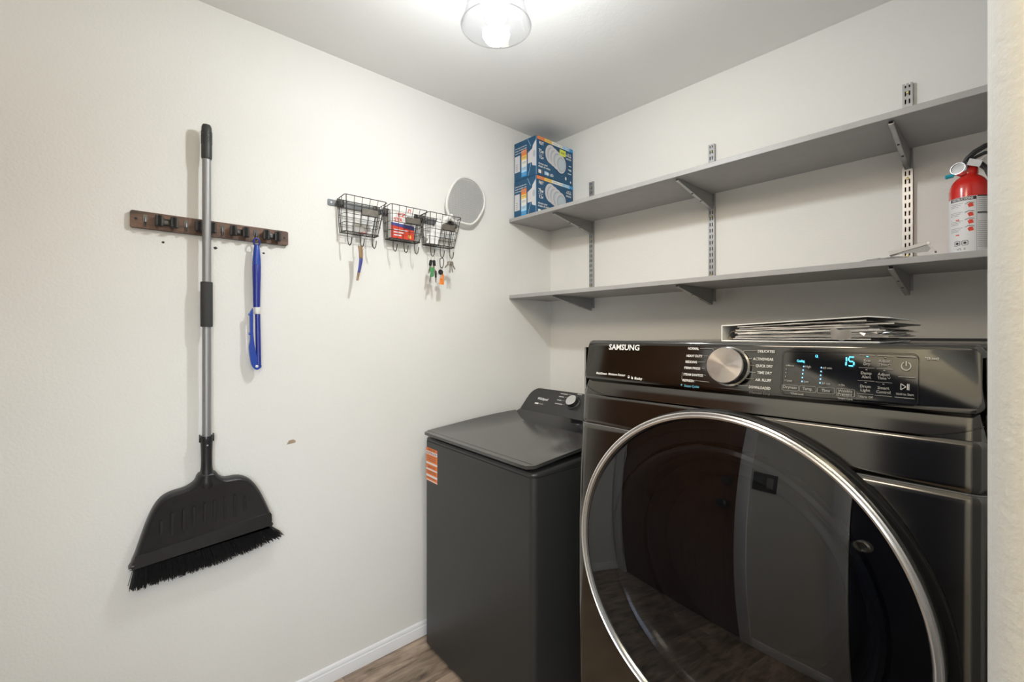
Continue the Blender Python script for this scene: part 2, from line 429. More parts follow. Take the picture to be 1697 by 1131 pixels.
st.location=(PX[0],0,0); st['label']=lab[0]
for i in (1,2): copy_thing(st,(PX[i],0,0),lab[i])
def make_bracket():
    t = thing('shelf_bracket','','shelf bracket',(0,0,0),0,'folded metal shelf brackets')
    # side cheeks + folded lower web, local z=0 is underside of the shelf
    yb,yf=-.0145,-.300; hb=.064; hf=.009
    b=MB()
    for x0,x1 in ((-.0065,-.005),(.005,.0065)):
        b.prism([(yb,-.0008),(yf,-.0008),(yf,-hf),(yb,-hb)],x0,x1,lambda a,c,t:(t,a,c))
    b.build('web','bracket_grey',t,smooth=0)
    b=MB(); b.prism([(yb,-hb),(yf,-hf),(yf,-hf+.0016),(yb,-hb+.0016)],-.0065,.0065,lambda a,c,t:(t,a,c))
    b.build('folded_edge','steel_grey',t,smooth=0)
    for f in (.42,.68):
        y=yf+(yb-yf)*f; z=-hf-(hb-hf)*f
        MB().box((-.0028,y-.0045,z-.0008),(.0028,y+.0045,z+.0006)).build('screw_hole','slot_dark',t,smooth=0)
    return t
bk = make_bracket()
ZS=[1.938,1.538]
nm=['nearest the corner','on the middle track','on the right track']
first=True
for zi,zz in enumerate(ZS):
    for i in range(3):
        L='folded grey bracket %s under the %s shelf'%(nm[i],['upper','lower'][zi])
        if first: bk.location=(PX[i],0,zz); bk['label']=L; first=False
        else: copy_thing(bk,(PX[i],0,zz),L)
for zz,nmz in ((1.938,'upper'),(1.538,'lower')):
    b=MB().rbox((.003,-.322,zz),(2.146,-.0145,zz+.018),.0012,1)
    o=b.build('wall_shelf','grey_shelf'); o['label']='long grey painted %s shelf on metal brackets along back wall'%nmz; o['category']='shelf'; o['group']='grey wall shelves'

# ================================================================== LIGHT BOXES
def make_box(zz, label, top, sticker):
    WX, DY, HZ = .165, .283, .2005
    t = thing('lamp_box', label, 'box', (.004,-.286+(0 if top else 0),zz), 0, 'boxes of recessed lights')
    MB().rbox((0,0,0),(WX,DY,HZ),.0012,1).build('carton','box_blue',t)
    e=.0006
    F=lambda a,b: (a*WX,-e,b*HZ)            # front face (towards the room)
    Sd=lambda a,b: (WX+e,a*DY,b*HZ)          # side face (towards the right)
    def S2(k): return lambda a,b: (WX+e+k*.0003,a*DY,b*HZ)
    def F2(k): return lambda a,b: (a*WX,-e-k*.0003,b*HZ)
    # front face print
    m=MB()
    for q,s in enumerate(('Choose your favorite','shade of white with','match on product')):
        text(m,s,F,.05,.83-q*.065,(.52,.52,.46)[q],.030)
    m.build('lettering','print_white',t,smooth=0)
    zs=[(.60,.745,'box_orange'),(.49,.60,'box_yellow'),(.31,.49,'box_pale'),(.17,.31,'box_ltblue'),(.06,.17,'box_cyan')]
    for a,b_,mm in zs:
        m=MB(); rect(m,.335,a,.575,b_,F); m.build('colour_band',mm,t,smooth=0)
    m=MB()
    for zc in (.70,.66,.555,.535,.43,.40,.27,.24,.13,.10): rect(m,.375,zc,.535,zc+.012,F2(1))
    m.build('fine_print','ink_grey',t,smooth=0)
    m=MB(); rect(m,.03,.22,.27,.645,F); m.build('remote_picture','box_lamp',t,smooth=0)
    m=MB()
    for zc in (.26,.31,.36,.41): rect(m,.09,zc,.17,zc+.02,F2(1))
    m.build('remote_buttons','ink_grey',t,smooth=0)
    m=MB(); flat(m,[(.62,.35),(.80,.35),(.82,.27),(.985,.22),(.985,.90),(.84,.77),(.82,.70),(.62,.62)],F)
    m.build('lamp_picture','box_lamp',t,smooth=0)
    m=MB(); flat(m,arc(.90,.55,.06,.09),F2(1)); m.build('lamp_picture','box_lamp_shade',t,smooth=0)
    m=MB(); strip(m,[(.62,.98),(.75,.77)],.012,F); strip(m,[(.64,.04),(.76,.33)],.012,F); m.build('leader_line','box_ltblue',t,smooth=0)
    m=MB(); rect(m,.985,0.01,1.0,.99,F2(1)); m.build('edge_crease','box_edge',t,smooth=0)
    # side face print
    cols=['box_orange','box_orange','box_yellow','box_yellow','box_pale','box_pale','box_pale','box_ltblue','box_ltblue','box_cyan']
    for q in range(10):
        m=MB(); rect(m,.012+q*.0985,.905,.012+(q+1)*.0985,.99,Sd); m.build('banner_band',cols[q],t,smooth=0)
    m=MB()
    for q,s in enumerate(('Soft White','Warm White','Bright White','Cool White','Daylight')): text(m,s,S2(1),.06+q*.19,.935,.13,.026)
    m.build('banner_lettering','ink_grey',t,smooth=0)
    m=MB()
    text(m,'FEIT',Sd,.065,.79,.12,.075); text(m,'75w',Sd,.055,.575,.13,.10); text(m,'9.2w',Sd,.07,.43,.11,.085)
    rect(m,.055,.535,.175,.543,Sd)
    text(m,'choose your',Sd,.045,.285,.245,.050); text(m,'shade of white',Sd,.045,.215,.31,.050)
    rect(m,.045,.06,.115,.15,Sd); flat(m,arc(.29,.10,.026,.045),Sd); text(m,'LED',Sd,.345,.07,.10,.062)
    text(m,'4-Pack',Sd,.80,.745,.155,.062); rect(m,.83,.82,.95,.832,Sd)
    for zc in (.695,.67): rect(m,.80,zc,.95,zc+.012,Sd)
    for zc,xa in ((.50,.88),(.40,.86),(.38,.90),(.29,.85)): rect(m,xa,zc,.95,zc+.022,Sd)
    flat(m,arc(.79,.145,.022,.045),Sd); flat(m,arc(.93,.085,.015,.03),Sd)
    m.build('lettering','print_white',t,smooth=0)
    m=MB(); rect(m,.205,.06,.265,.15,Sd); m.build('energy_badge','box_ltblue',t,smooth=0)
    m=MB(); rect(m,.125,.06,.165,.15,Sd); m.build('finish_swatch','plate_brown',t,smooth=0)
    for q,(cx,cz) in enumerate(((.375,.635),(.455,.59),(.535,.54),(.635,.475))):
        m=MB(); flat(m,arc(cx,cz,.150,.245,n=28),S2(q*3)); m.build('lamp_disc','box_lamp',t,smooth=0)
        m=MB(); flat(m,arc(cx+.014,cz-.008,.115,.195,n=28),S2(q*3+1)); m.build('lamp_disc_shade','box_lamp_shade',t,smooth=0)
        m=MB(); flat(m,arc(cx+.022,cz-.012,.095,.16,n=28),S2(q*3+2)); m.build('lamp_disc_lens','box_lamp_lens',t,smooth=0)
    if sticker:
        m=MB(); rect(m,.60,.70,.775,.86,S2(13)); m.build('price_sticker','sticker_yellow',t,smooth=0)
        m=MB(); 
        for q in range(4): rect(m,.635+q*.028,.755,.650+q*.028,.80,S2(14))
        m.build('price_marks','plate_brown',t,smooth=0)
    return t
lb=make_box(1.9562,'lower blue carton of recessed lights resting on the upper shelf',False,False)
lb.location.y=-.287
lb2=make_box(2.1580,'upper blue carton of recessed lights, topmost, with yellow-green sticker',True,True)
lb2.rotation_euler=(0,0,.01)

# ================================================================== FIRE EXTINGUISHER
ex=thing('fire_extinguisher','red fire extinguisher with white instruction label on lower shelf','fire extinguisher',(1.702,-.135,1.5565))
R_=.0405
MB().lathe([(0,.0),(.030,.0),(.0375,.003),(R_,.012),(R_,.190),(.0385,.203),(.033,.216),(.026,.225),(.0200,.229),(.0175,.233),(.0175,.251),(0,.251)],(0,0,0),n=48).build('cylinder','red_paint',ex)
def CYL(k):  # wrap (arc length, z) on cylinder; a=0 faces camera direction
    a0=math.radians(-90)
    return lambda a,b: ((R_+.0004+k*.0003)*math.cos(a0+a/R_),(R_+.0004+k*.0003)*math.sin(a0+a/R_),b)
m=MB(); m.grid(41,2,lambda u,v: CYL(0)(-.066+.132*u,.010+(.167-.010)*v)); m.build('label_sheet','label_paper',ex)
for a_,w_,z_,h_ in ((-.040,.056,.157,.009),(.018,.040,.164,.003),(.018,.040,.119,.003)):
    m=MB(); m.grid(12,2,lambda u,v: CYL(1)(a_+w_*u,z_+h_*v)); m.build('header_band','ink_black',ex)
m=MB(); text(m,'INSTRUCTIONS',CYL(2),-.034,.1585,.044,.006); m.build('lettering','print_white',ex,smooth=0)
m=MB(); m.grid(2,2,lambda u,v: CYL(1)(.0165+.0006*u,.014+.150*v))
for q,z in enumerate((.150,.126,.102,.083)):
    for r in range(3): m.grid(6,2,lambda u,v: CYL(1)(-.040+.030*u*(1-.15*r),z-r*.0042+.0012*v))
for r in range(26):
    if r in (9,10,11): continue
    m.grid(8,2,lambda u,v: CYL(1)(.019+(.036-.006*((r*7)%4)/3)*u,.159-r*.0052+.0011*v))
m.build('fine_print','ink_grey',ex,smooth=0)
m=MB()
for z in (.141,.116,.096,.076):
    flat(m,[(-.001+p[0],z+p[1]) for p in ((0,.004),(.004,.008),(.010,.007),(.012,-.002),(.003,-.004))],CYL(1))
for z in (.105,.064): flat(m,[(-.026+p[0],z+p[1]) for p in ((0,0),(.002,.004),(.004,.001),(.007,.004),(.009,-.001))],CYL(1))
m.build('picture_marks','ink_red',ex,smooth=0)
m=MB()
for z in (.147,.124,.104,.084): strip(m,[(-.006,z),(.002,z+.004),(.012,z+.001)],.0012,CYL(2))
for x0 in (-.028,-.012): 
    for p in (rrect(x0,.036,x0+.012,.048,.002,2),): strip(m,p+[p[0]],.0012,CYL(1))
    flat(m,arc(x0+.006,.042,.0035,.0035,n=8),CYL(1))
strip(m,[(-.022,.024),(-.017,.028),(-.005,.027)],.0014,CYL(1)); strip(m,[(-.016,.0245),(-.005,.0245)],.0014,CYL(1))
m.build('symbol_marks','ink_black',ex,smooth=0)
MB().lathe([(.0185,.235),(.0185,.248),(.016,.252),(.016,.262),(0,.262)],(0,0,0),n=20).build('valve_collar','red_paint',ex)
MB().rbox((-.012,-.012,.250),(.014,.012,.272),.003).build('valve_body','black_plastic',ex)
# gauge facing the room
gm=Matrix.Translation((-.018,-.016,.250)) @ Matrix.Rotation(math.radians(-18),4,'Z') @ Matrix.Rotation(math.radians(-8),4,'X')
m=MB(); m.lathe([(0,.010),(.0165,.010),(.0185,.006),(.0185,-.006),(.0165,-.010),(.0150,-.010),(.0148,-.006),(0,-.006)],(0,0,0),'y',28); m.xf(gm).build('gauge','chrome',ex)
m=MB(); m.lathe([(0,-.0065),(.0145,-.0065)],(0,0,0),'y',28,cap=False); m.xf(gm).build('gauge_face','label_paper',ex)
m=MB(); m.lathe([(0,-.0105),(.015,-.0098)],(0,0,0),'y',28,cap=False); m.xf(gm).build('gauge_lens','plastic_film',ex)
m=MB(); m.cyl((-.030,-.018,.236),(-.046,-.022,.233),.0055,n=14); m.build('nozzle_tip','cyan_plastic',ex)
# handle, lever, pin ring, tag
m=MB()
pts=[(-.010,-.002,.266),(-.002,-.004,.280),(.012,-.006,.293),(.032,-.008,.303),(.060,-.008,.308),(.095,-.006,.306)]
m.tube(pts,[.006,.0065,.007,.007,.0065,.006],8); m.build('carry_handle','black_plastic',ex)
m=MB(); m.tube([(.006,-.002,.268),(.022,-.004,.258),(.034,-.006,.242),(.042,-.006,.215),(.046,-.004,.185),(.047,0,.160)],[.0065,.007,.0065,.006,.0055,.004],8); m.build('hose','black_plastic',ex)
m=MB(); m.tube([(.004,-.006,.274),(.030,-.008,.284),(.060,-.008,.284),(.085,-.006,.276)],[.004,.0045,.0045,.004],8); m.build('squeeze_lever','black_plastic',ex)
tg=Matrix.Translation((.012,-.024,.259)) @ Matrix.Rotation(math.radians(15),4,'Z') @ Matrix.Rotation(math.radians(22),4,'Y')
m=MB(); m.rbox((-.014,-.0004,-.009),(.014,.0004,.009),.0003,1); m.xf(tg).build('tag','label_paper',ex)
m=MB(); m.tube([(.022,-.024,.264),(.036,-.022,.274),(.052,-.018,.286)],.0012,5); m.build('tag_tie','white_plastic',ex)

# loose metal bracket in clear bag
hw=thing('loose_bracket','loose folded grey metal bracket lying on lower shelf','bracket',(1.603,-.285,1.5640))
m=MB(); m.prism([(-.050,.014),(.030,.032),(.033,.024),(-.049,.004)],-.014,.016,lambda a,c,t:(a,t,c)); m.build('top_leaf','steel_grey',hw,smooth=0)
m=MB(); m.prism([(.030,.030),(.046,.004),(.043,.001),(.027,.026)],-.014,.012,lambda a,c,t:(a,t,c)); m.build('end_leaf','steel_grey',hw,smooth=0)
m=MB(); m.prism([(-.044,.006),(.028,.024),(.036,.012),(.03,.004)],-.012,-.011,lambda a,c,t:(a,t,c)); m.build('side_leaf','bracket_grey',hw,smooth=0)
MB().cyl((.031,-.0145,.0265),(.031,.0125,.0265),.0034,n=12).build('pivot','chrome',hw)
random.seed(3)
m=MB(); m.grid(22,12,lambda u,v:(1.475+.13*u,-.300+.085*v,1.5575+.010*math.sin(u*PI)**.5*math.sin(v*PI)**.5*(.5+random.random()*.7)))
m.build('plastic_bag','plastic_film')['label']='crumpled clear plastic bag under the loose bracket on lower shelf'
bpy.data.objects['plastic_bag']['category']='bag'

# ================================================================== TOOL RACK ON LEFT WALL
rk=thing('tool_rack','brown wooden tool rack with black clips and hooks on left wall','tool rack',(0,-1.6295,1.6975))
b=MB(); b.prism(rrect(-.2205,-.0255,.2205,.0255,.006,3),.0005,.015,lambda a,c,t:(t,a,c)); b.build('board','rack_wood',rk)
for y in (-.207,.207): MB().cyl((.0145,y,.001),(.0155,y,.001),.0042,n=12).build('mount_hole','slot_dark',rk)
for y,zc in ((-.134,.0),(-.033,.0),(.063,.0),(.163,.0)):
    c=MB(); c.rbox((.015,y-.024,zc-.010),(.022,y+.024,zc+.010),.003); 
    c.build('clip_base','black_plastic',rk)
    for sgn in (-1,1):
        c=MB(); pts=[]
        # ribbed roller
        yc=y+sgn*.0185; prof_=[]
        n=18
        vs=[];fs=[]
        for h in (-.0165,-.0145,.0145,.0165):
            for k in range(n*2):
                r=(.0102 if k%2 else .0084)*(1 if abs(h)<.016 else .85)
                t=2*PI*k/(2*n); vs.append((.032+r*math.cos(t),yc+r*math.sin(t),zc+h))
        N=2*n
        for i in range(3):
            for k in range(N): fs.append((i*N+k,i*N+(k+1)%N,(i+1)*N+(k+1)%N,(i+1)*N+k))
        fs+= [tuple(range(N-1,-1,-1)),tuple(range(3*N,4*N))]
        c.add(vs,fs); c.build('grip_roller','black_plastic',rk,smooth=20)
    MB().cyl((.022,y,zc),(.0235,y,zc),.005,n=10).build('screw','gunmetal',rk)
for y in (-.185,-.083,.015,.1145):
    c=MB(); c.prism([(-.006,.010),(0,.013),(.006,.010),(.0045,-.010),(-.0045,-.010)],.015,.017,lambda a,cc,t:(t,y+a,.004+cc)); c.build('hook_plate','gunmetal',rk,smooth=0)
    c=MB(); c.tube([(.017,y,.006),(.019,y,-.006),(.021,y,-.016),(.027,y,-.021),(.034,y,-.017),(.036,y,-.009)],.0018,6); c.build('hook','gunmetal',rk)

# ================================================================== BROOM
br=thing('broom','black angled broom with grey telescopic pole clipped on wooden rack','broom',(.046,-1.6625,0))
MB().cyl((0,0,1.005),(0,0,1.93),.0122,n=24).build('pole','pole_grey',br)
m=MB(); m.lathe([(.0135,1.912),(.0150,1.918),(.0150,1.95),(.0146,2.00),(.0140,2.014),(.0110,2.022),(.0,2.024)],(0,0,0),n=28)
m.build('top_grip','grip_black',br)
random.seed(5); m=MB()
for i in range(7):
    for k in range(14):
        t=2*PI*(k+.5*(i%2))/14; z=1.962+i*.006; m.rbox((-.0012,-.0012,-.0012),(.0012,.0012,.0012),.0005,1)
        n8=len(m.v)//(i*14+k+1); 
        for q in range(len(m.v)-n8,len(m.v)):
            v=m.v[q]; m.v[q]=(v[0]+.0148*math.cos(t),v[1]+.0148*math.sin(t),v[2]+z)
m.build('grip_dots','black_plastic',br,smooth=0)['kind']='stuff'
MB().lathe([(.0122,1.374),(.0160,1.374),(.0168,1.378),(.0168,1.514),(.0160,1.518),(.0122,1.518)],(0,0,0),n=28).build('foam_sleeve','foam_black',br)
MB().lathe([(.0135,1.020),(.0175,1.024),(.0185,1.018),(.0175,1.008),(.0165,1.000),(.0155,.955),(.0160,.925),(.0175,.912),(.018,.90),(.016,.885),(0,.880)],(0,0,0),n=28).build('socket','black_plastic',br)
for s in (-1,1): MB().rbox((-.006,s*.0185-.002,1.005),(.006,s*.0185+.002,1.030),.0015).build('socket_tab','black_plastic',br)
MB().cyl((.0155,0,.996),(.0170,0,.996),.0028,n=12).build('lock_button','steel_grey',br)
out=[(-1.681,.907),(-1.694,.884),(-1.719,.869),(-1.755,.863),(-1.779,.851),(-1.798,.825),(-1.817,.777),(-1.839,.703),(-1.849,.674),(-1.840,.661),(-1.677,.667),(-1.486,.684),(-1.475,.694),(-1.473,.713),(-1.492,.769),(-1.512,.817),(-1.537,.856),(-1.570,.876),(-1.611,.879),(-1.629,.891),(-1.642,.907)]
# smooth the outline (Catmull-Rom)
def crom(P,n=4,closed=True):
    R=[];N=len(P)
    for i in range(N if closed else N-1):
        p0,p1,p2,p3=[P[(i+k)%N] if closed else P[max(0,min(N-1,i+k))] for k in (-1,0,1,2)]
        for k in range(n):
            t=k/n; R.append(tuple(.5*((2*p1[d])+(-p0[d]+p2[d])*t+(2*p0[d]-5*p1[d]+4*p2[d]-p3[d])*t*t+(-p0[d]+3*p1[d]-3*p2[d]+p3[d])*t**3) for d in range(len(p1))))
    if not closed: R.append(P[-1])
    return R
o2=crom([(a+1.6625,b_) for a,b_ in out],3)
cy=sum(p[0] for p in o2)/len(o2)*.6; cz=.78
bm=MB(); n=len(o2)
def ring(sc,x): return [(x,cy+(p[0]-cy)*sc,cz+(p[1]-cz)*sc) for p in o2]
# scaled inset keeps narrow neck: shrink by distance instead
def inset(d,x):
    R=[]
    for i in range(n):
        a=Vector(o2[i-1]);b_=Vector(o2[i]);c=Vector(o2[(i+1)%n]); t=(c-a).normalized(); nn=Vector((-t.y,t.x))
        R.append((x,b_.x+nn.x*d,b_.y+nn.y*d))
    return R
area_=sum(o2[i-1][0]*o2[i][1]-o2[i][0]*o2[i-1][1] for i in range(n))
sg=1 if area_>0 else -1
rings=[inset(0,-.020),inset(0,.008),inset(sg*.004,.015),inset(sg*.009,.019),inset(sg*.013,.0165)]
vs=[p for r in rings for p in r]; fs=[]
for i in range(len(rings)-1):
    for k in range(n): fs.append((i*n+k,i*n+(k+1)%n,(i+1)*n+(k+1)%n,(i+1)*n+k))
fs+=[tuple(range(n-1,-1,-1)),tuple(range((len(rings)-1)*n,len(rings)*n))]
bm.add(vs,fs).build('broom_head','black_plastic',br,smooth=50)
MB().lathe([(.0,.925),(.0175,.915),(.0185,.90),(.020,.88),(.022,.865),(.014,.848),(.0,.842)],(.0,0,0),n=24).build('neck','black_plastic',br)
m=MB(); m.prism([(-.178,.700),(-.180,.668),(-.19,.662),(.186,.690),(.186,.728),(.182,.735)],.0155,.0195,lambda a,c,t:(t,a,c)); m.build('skirt_band','black_plastic',br)
for (y,z1,z0) in [(-1.776,.789,.745),(-1.75,.806,.737),(-1.721,.809,.741),(-1.695,.812,.741),(-1.666,.815,.744),(-1.64,.817,.747),(-1.612,.82,.749),(-1.584,.822,.75),(-1.555,.81,.761)]:
    m=MB(); y+=1.6625-.003; m.prism(rrect(y-.0035,z0,y+.0035,z1,.003,3),.0155,.0205,lambda a,c,t:(t,a,c)); m.build('moulded_rib','rubber_black',br)
random.seed(11); m=MB()
def bot(y): # bristle tip height
    P=[(-1.85,.598),(-1.677,.602),(-1.56,.614),(-1.438,.638)]
    for (a,b_),(c,d) in zip(P,P[1:]):
        if y<=c: return b_+(d-b_)*(y-a)/(c-a)
    return P[-1][1]
for i in range(1900):
    f=random.random(); y0=-1.842+f*.362; y1=-1.850+f*.412+random.uniform(-.006,.006); x0=random.uniform(-.017,.012); x1=x0*1.25+random.uniform(-.004,.004)
    zt=.664+f*.022; zb=bot(y1)+random.uniform(-.003,.010)
    a=(x0,y0+1.6625,zt); c=(x1,y1+1.6625,zb); wv=.0008
    m.add([(a[0]-wv,a[1]-wv,a[2]),(a[0]+wv,a[1],a[2]),(a[0],a[1]+wv,a[2]),(c[0]-wv,c[1]-wv,c[2]),(c[0]+wv,c[1],c[2]),(c[0],c[1]+wv,c[2])],[(0,1,4,3),(1,2,5,4),(2,0,3,5),(3,4,5)])
m.build('bristles','bristle_black',br,smooth=0)['kind']='stuff'

# ================================================================== BLUE TOOL
bt=thing('blue_reacher','folded blue plastic reaching tool hanging by a loop from the rack','tool',(.034,-1.516,0))
m=MB(); m.tube([(0,.0095*math.sin(t),1.668+.0135*math.cos(t)) for t in [2*PI*k/16 for k in range(16)]],.0026,8,closed=True); m.build('loop','blue_plastic',bt)
m=MB(); m.lathe([(0,1.660),(.007,1.657),(.0095,1.645),(.0125,1.610),(.0135,1.589),(.0125,1.588)],(0,0,0),n=20); m.build('end_cap','blue_bright',bt)
m=MB(); m.lathe([(.0125,1.588),(.0135,1.585),(.0130,1.55),(.0118,1.50),(.0108,1.443),(0,1.443)],(0,0,0),n=20,cap=False); m.build('handle','blue_plastic',bt)
m=MB(); m.lathe([(.0098,1.445),(.0104,1.443),(.0104,1.422),(.0095,1.420)],(.0,.001,0),n=20); m.build('white_band','white_plastic',bt)
m=MB(); m.cyl((0,.003,1.422),(0,.006,1.242),.0082,n=18); m.build('lower_rod','blue_plastic',bt)
m=MB(); m.prism(crom([(-.016,1.434),(-.0125,1.434),(-.0115,1.36),(-.008,1.315),(.000,1.272),(.010,1.252),(.012,1.240),(.005,1.229),(-.006,1.230),(-.017,1.248),(-.0225,1.285),(-.0235,1.31),(-.0205,1.335),(-.0215,1.40),(-.0205,1.425)],3),-.004,.006,lambda a,c,t:(t,a,c)); m.build('folded_arm','blue_bright',bt)
for z in (1.418,1.352): MB().lathe([(0,-.004),(.0045,-.003),(.0045,.006),(0,.007)],(0,-.0215,z),'x',12).build('stud','blue_bright',bt)
MB().lathe([(0,.006),(.0050,.0068),(.0045,.009),(0,.0095)],(0,-.001,1.240),'x',14).build('pivot_pin','white_plastic',bt)
MB().lathe([(0,-.006),(.0085,-.006),(.0085,.004),(0,.004)],(0,.006,1.240),'x',16).build('pivot','blue_plastic',bt)

# ================================================================== WIRE BASKETS
hb=thing('basket_rail','dark grey flat metal wall rail carrying three wire baskets','rail',(0,-.96,1.864))
m=MB(); m.prism(rrect(-.303,-.0115,.303,.0115,.003,3),.001,.0045,lambda a,c,t:(t,a,c)); m.build('rail_bar','bar_grey',hb)
for y in (-.290,.290): MB().lathe([(0,.0045),(.0042,.0045),(.003,.0068),(0,.007)],(0,y,.0),'x',12).build('screw','print_white',hb)
def make_basket():
    t=thing('wire_basket','','wire basket',(0,0,0),0,'wire baskets on the wall rail')
    SB=-.010; W=.0885; wb=.072; xt=.082; xb=.062; x0=.007; xb0=.014; zt=1.884; zb=1.749
    rim=[(x0,-W,zt-.004),(xt-.006,-W,zt),(xt,-W+.005,zt),(xt,W-.010,zt),(xt-.012,W,zt),(x0,W,zt-.004)]
    m=MB(); m.tube(rim,.0017,6,closed=True); m.build('top_rim','wire_dark',t)
    bot_=[(xb0,-wb+SB,zb),(xb-.008,-wb+SB,zb),(xb,-wb+.008+SB,zb),(xb,wb-.008+SB,zb),(xb-.008,wb+SB,zb),(xb0,wb+SB,zb)]
    m=MB(); m.tube(bot_,.0019,6,closed=True); m.build('bottom_rim','wire_dark',t)
    m=MB(); r=.00115
    for i in range(6):
        f=-1+2*i/5
        yt=f*(W-.0075)-.0025; yb_=f*(wb-.008)+SB
        rr=.0018 if i in (0,5) else r
        m.tube([(xt,yt,zt),(xb,yb_,zb),(xb0,yb_,zb),(x0,yt,zt-.004)],rr,5)
    for s in (-1,1):
        for f in (.0,.33,.66):
            xa=x0+(xt-.012-x0)*f; xc=xb0+(xb-.008-xb0)*f; m.tube([(xa,s*W,zt-.002),(xc,s*wb+SB,zb)],.0016 if f==0 else r,5)
    for q in (.27,.50,.75):
        z=zt+(zb-zt)*q; W2=W+(wb-W)*q; x2=xt+(xb-xt)*q; x3=x0+(xb0-x0)*q
        S2_=SB*q; m.tube([(x3,-W2+S2_,z),(x2-.010,-W2+S2_,z),(x2,-W2+.009+S2_,z),(x2,W2-.009+S2_,z),(x2-.010,W2+S2_,z),(x3,W2+S2_,z)],r,5,closed=True)
    for f in (.3,.65):
        x=xb0+(xb-xb0)*f; m.tube([(x,-wb+SB,zb),(x,wb+SB,zb)],r,5)
    m.build('wires','wire_dark',t)
    for y in (-.070,-.020,.030):
        k=MB(); k.tube([(xb,y,zb),(xb+.001,y,zb-.035),(xb+.003,y+.002,zb-.050),(xb+.012,y+.004,zb-.057),(xb+.021,y+.005,zb-.050),(xb+.024,y+.006,zb-.035),(xb+.024,y+.006,zb-.030)],.0018,6)
        k.lathe([(0,-.0025),(.0024,0),(0,.0025)],(xb+.024,y+.006,zb-.029),n=8); k.build('hook','wire_dark',t)
    # label plate
    k=MB(); k.prism([(-.034,-.013),(.034,-.013),(.034,.008),(.028,.013),(-.028,.013),(-.034,.008)],.0,.0018,lambda a,c,tt:(.0815+tt,.012+a,1.829+c)); k.build('label_plate','plate_brown',t)
    k=MB(); k.tube([(.0838,.012+a,1.829+c) for a,c in [(-.034,.008),(-.034,-.013),(.034,-.013),(.034,.008)]],.0014,5); k.build('plate_frame','wire_dark',t)
    # mounting clips
    for y in (-.07,.07):
        k=MB(); k.rbox((.0048,y-.008,1.852),(.011,y+.008,1.882),.002); k.build('mounting_clip','wire_dark',t)
    return t
bs=make_basket()
bl=['left wire basket, nearly empty, with orange strap hanging below','middle wire basket holding a red and white packet','right wire basket holding racket handle, keys hanging below']
BY=[-1.139,-.948,-.768]
bs.location=(0,BY[0],0); bs['label']=bl[0]
for i in (1,2): copy_thing(bs,(0,BY[i],0),bl[i])
# packet in the middle basket
pk=thing('packet','red and white cardboard packet with blue stripe inside middle basket','packet',(.033,-.962,1.7525),0)
MB().rbox((-.012,-.058,.0),(.014,.050,.118),.001,1).build('carton','print_white',pk)
fx=.0146; fn_=lambda a,b_:(fx,a,b_); f2=lambda a,b_:(fx+.0004,a,b_); f3=lambda a,b_:(fx+.0008,a,b_)
m=MB(); rect(m,-.058,.0,.050,.062,fn_); m.build('red_band','red_card',pk,smooth=0)
m=MB(); flat(m,[(-.058,.055),(.050,.044),(.050,.062),(-.058,.066)],f2); m.build('blue_stripe','indigo_print',pk,smooth=0)
m=MB(); text(m,'EZ',f2,-.026,.094,.036,.015); text(m,'STR',f2,-.044,.072,.040,.016); m.build('lettering','red_card',pk,smooth=0)
m=MB(); 
for z,a,c in ((.034,-.045,.02),(.024,-.045,.0),(.012,-.045,-.01)): rect(m,a,z,c,z+.005,f2)
m.build('fine_print','label_paper',pk,smooth=0)
m=MB(); rect(m,.022,.008,.036,.022,f2); m.build('yellow_patch','box_yellow',pk,smooth=0)
rt=MB(); rt.prism([(-.006,0),(.006,0),(.006,.022),(-.006,.022)],0,.0012,lambda a,c,t:(.018+t,-.917+a,1.872+c)); 
o=rt.build('red_tag','red_card'); o['label']='small red-bordered tag sticking up out of middle basket'; o['category']='tag'
MB().prism([(-.003,.004),(.003,.004),(.003,.018),(-.003,.018)],0,.0016,lambda a,c,t:(.018+t,-.917+a,1.872+c)).build('tag_centre','print_white',o)
m=MB(); m.tube([(.0186,-.917,1.7525),(.0186,-.917,1.873)],.0012,5); m.build('tag_stem','steel_grey',o)
# cream card & small red item in left basket
o=MB().rbox((.018,-1.165,1.7512),(.0192,-1.125,1.785),.0004,1).build('card','print_grey'); o['label']='small beige card standing in the left basket'; o['category']='card'
o=MB().rbox((.030,-1.150,1.7512),(.050,-1.125,1.7555),.001,1).build('fob','red_card'); o['label']='small red piece lying in bottom of left basket'; o['category']='fob'

# racket (electric fly swatter)
rc=thing('mesh_racket','white oval racket with grey wire mesh, handle stuck in right basket','racket',(.034,0,0))
hd=[(-.626,2.097),(-.585,2.094),(-.554,2.081),(-.525,2.050),(-.513,2.014),(-.515,1.985),(-.524,1.960),(-.545,1.925),(-.563,1.902),(-.590,1.881),(-.618,1.876),(-.655,1.878),(-.700,1.880),(-.722,1.900),(-.733,1.93),(-.733,1.965),(-.719,2.010),(-.700,2.045),(-.678,2.072),(-.655,2.089)]
hs=crom(hd,3)
m=MB(); m.tube([(0,a,b_) for a,b_ in hs],.0062,8,closed=True); m.build('rim','white_plastic',rc)
def inside(y,z):
    c=False;n=len(hs)
    for i in range(n):
        a,b_=hs[i-1],hs[i]
        if (a[1]>z)!=(b_[1]>z) and y<(b_[0]-a[0])*(z-a[1])/(b_[1]-a[1])+a[0]: c=not c
    return c
m=MB(); L0=[]
for fam in (0,1):
    for i in range(34):
        v=(-.735+i*.0084) if fam==0 else (1.872+i*.0084)
        run=[];
        for k in range(120):
            q=(1.87+k*.002) if fam==0 else (-.74+k*.002)
            p=(v,q) if fam==0 else (q,v)
            if inside(*p): run.append(p)
        if len(run)>1:
            for dx in (-.0025,.0025):
                a,b_=run[0],run[-1]; m.tube([(dx,a[0],a[1]),(dx,b_[0],b_[1])],.00085,4,cap=False)
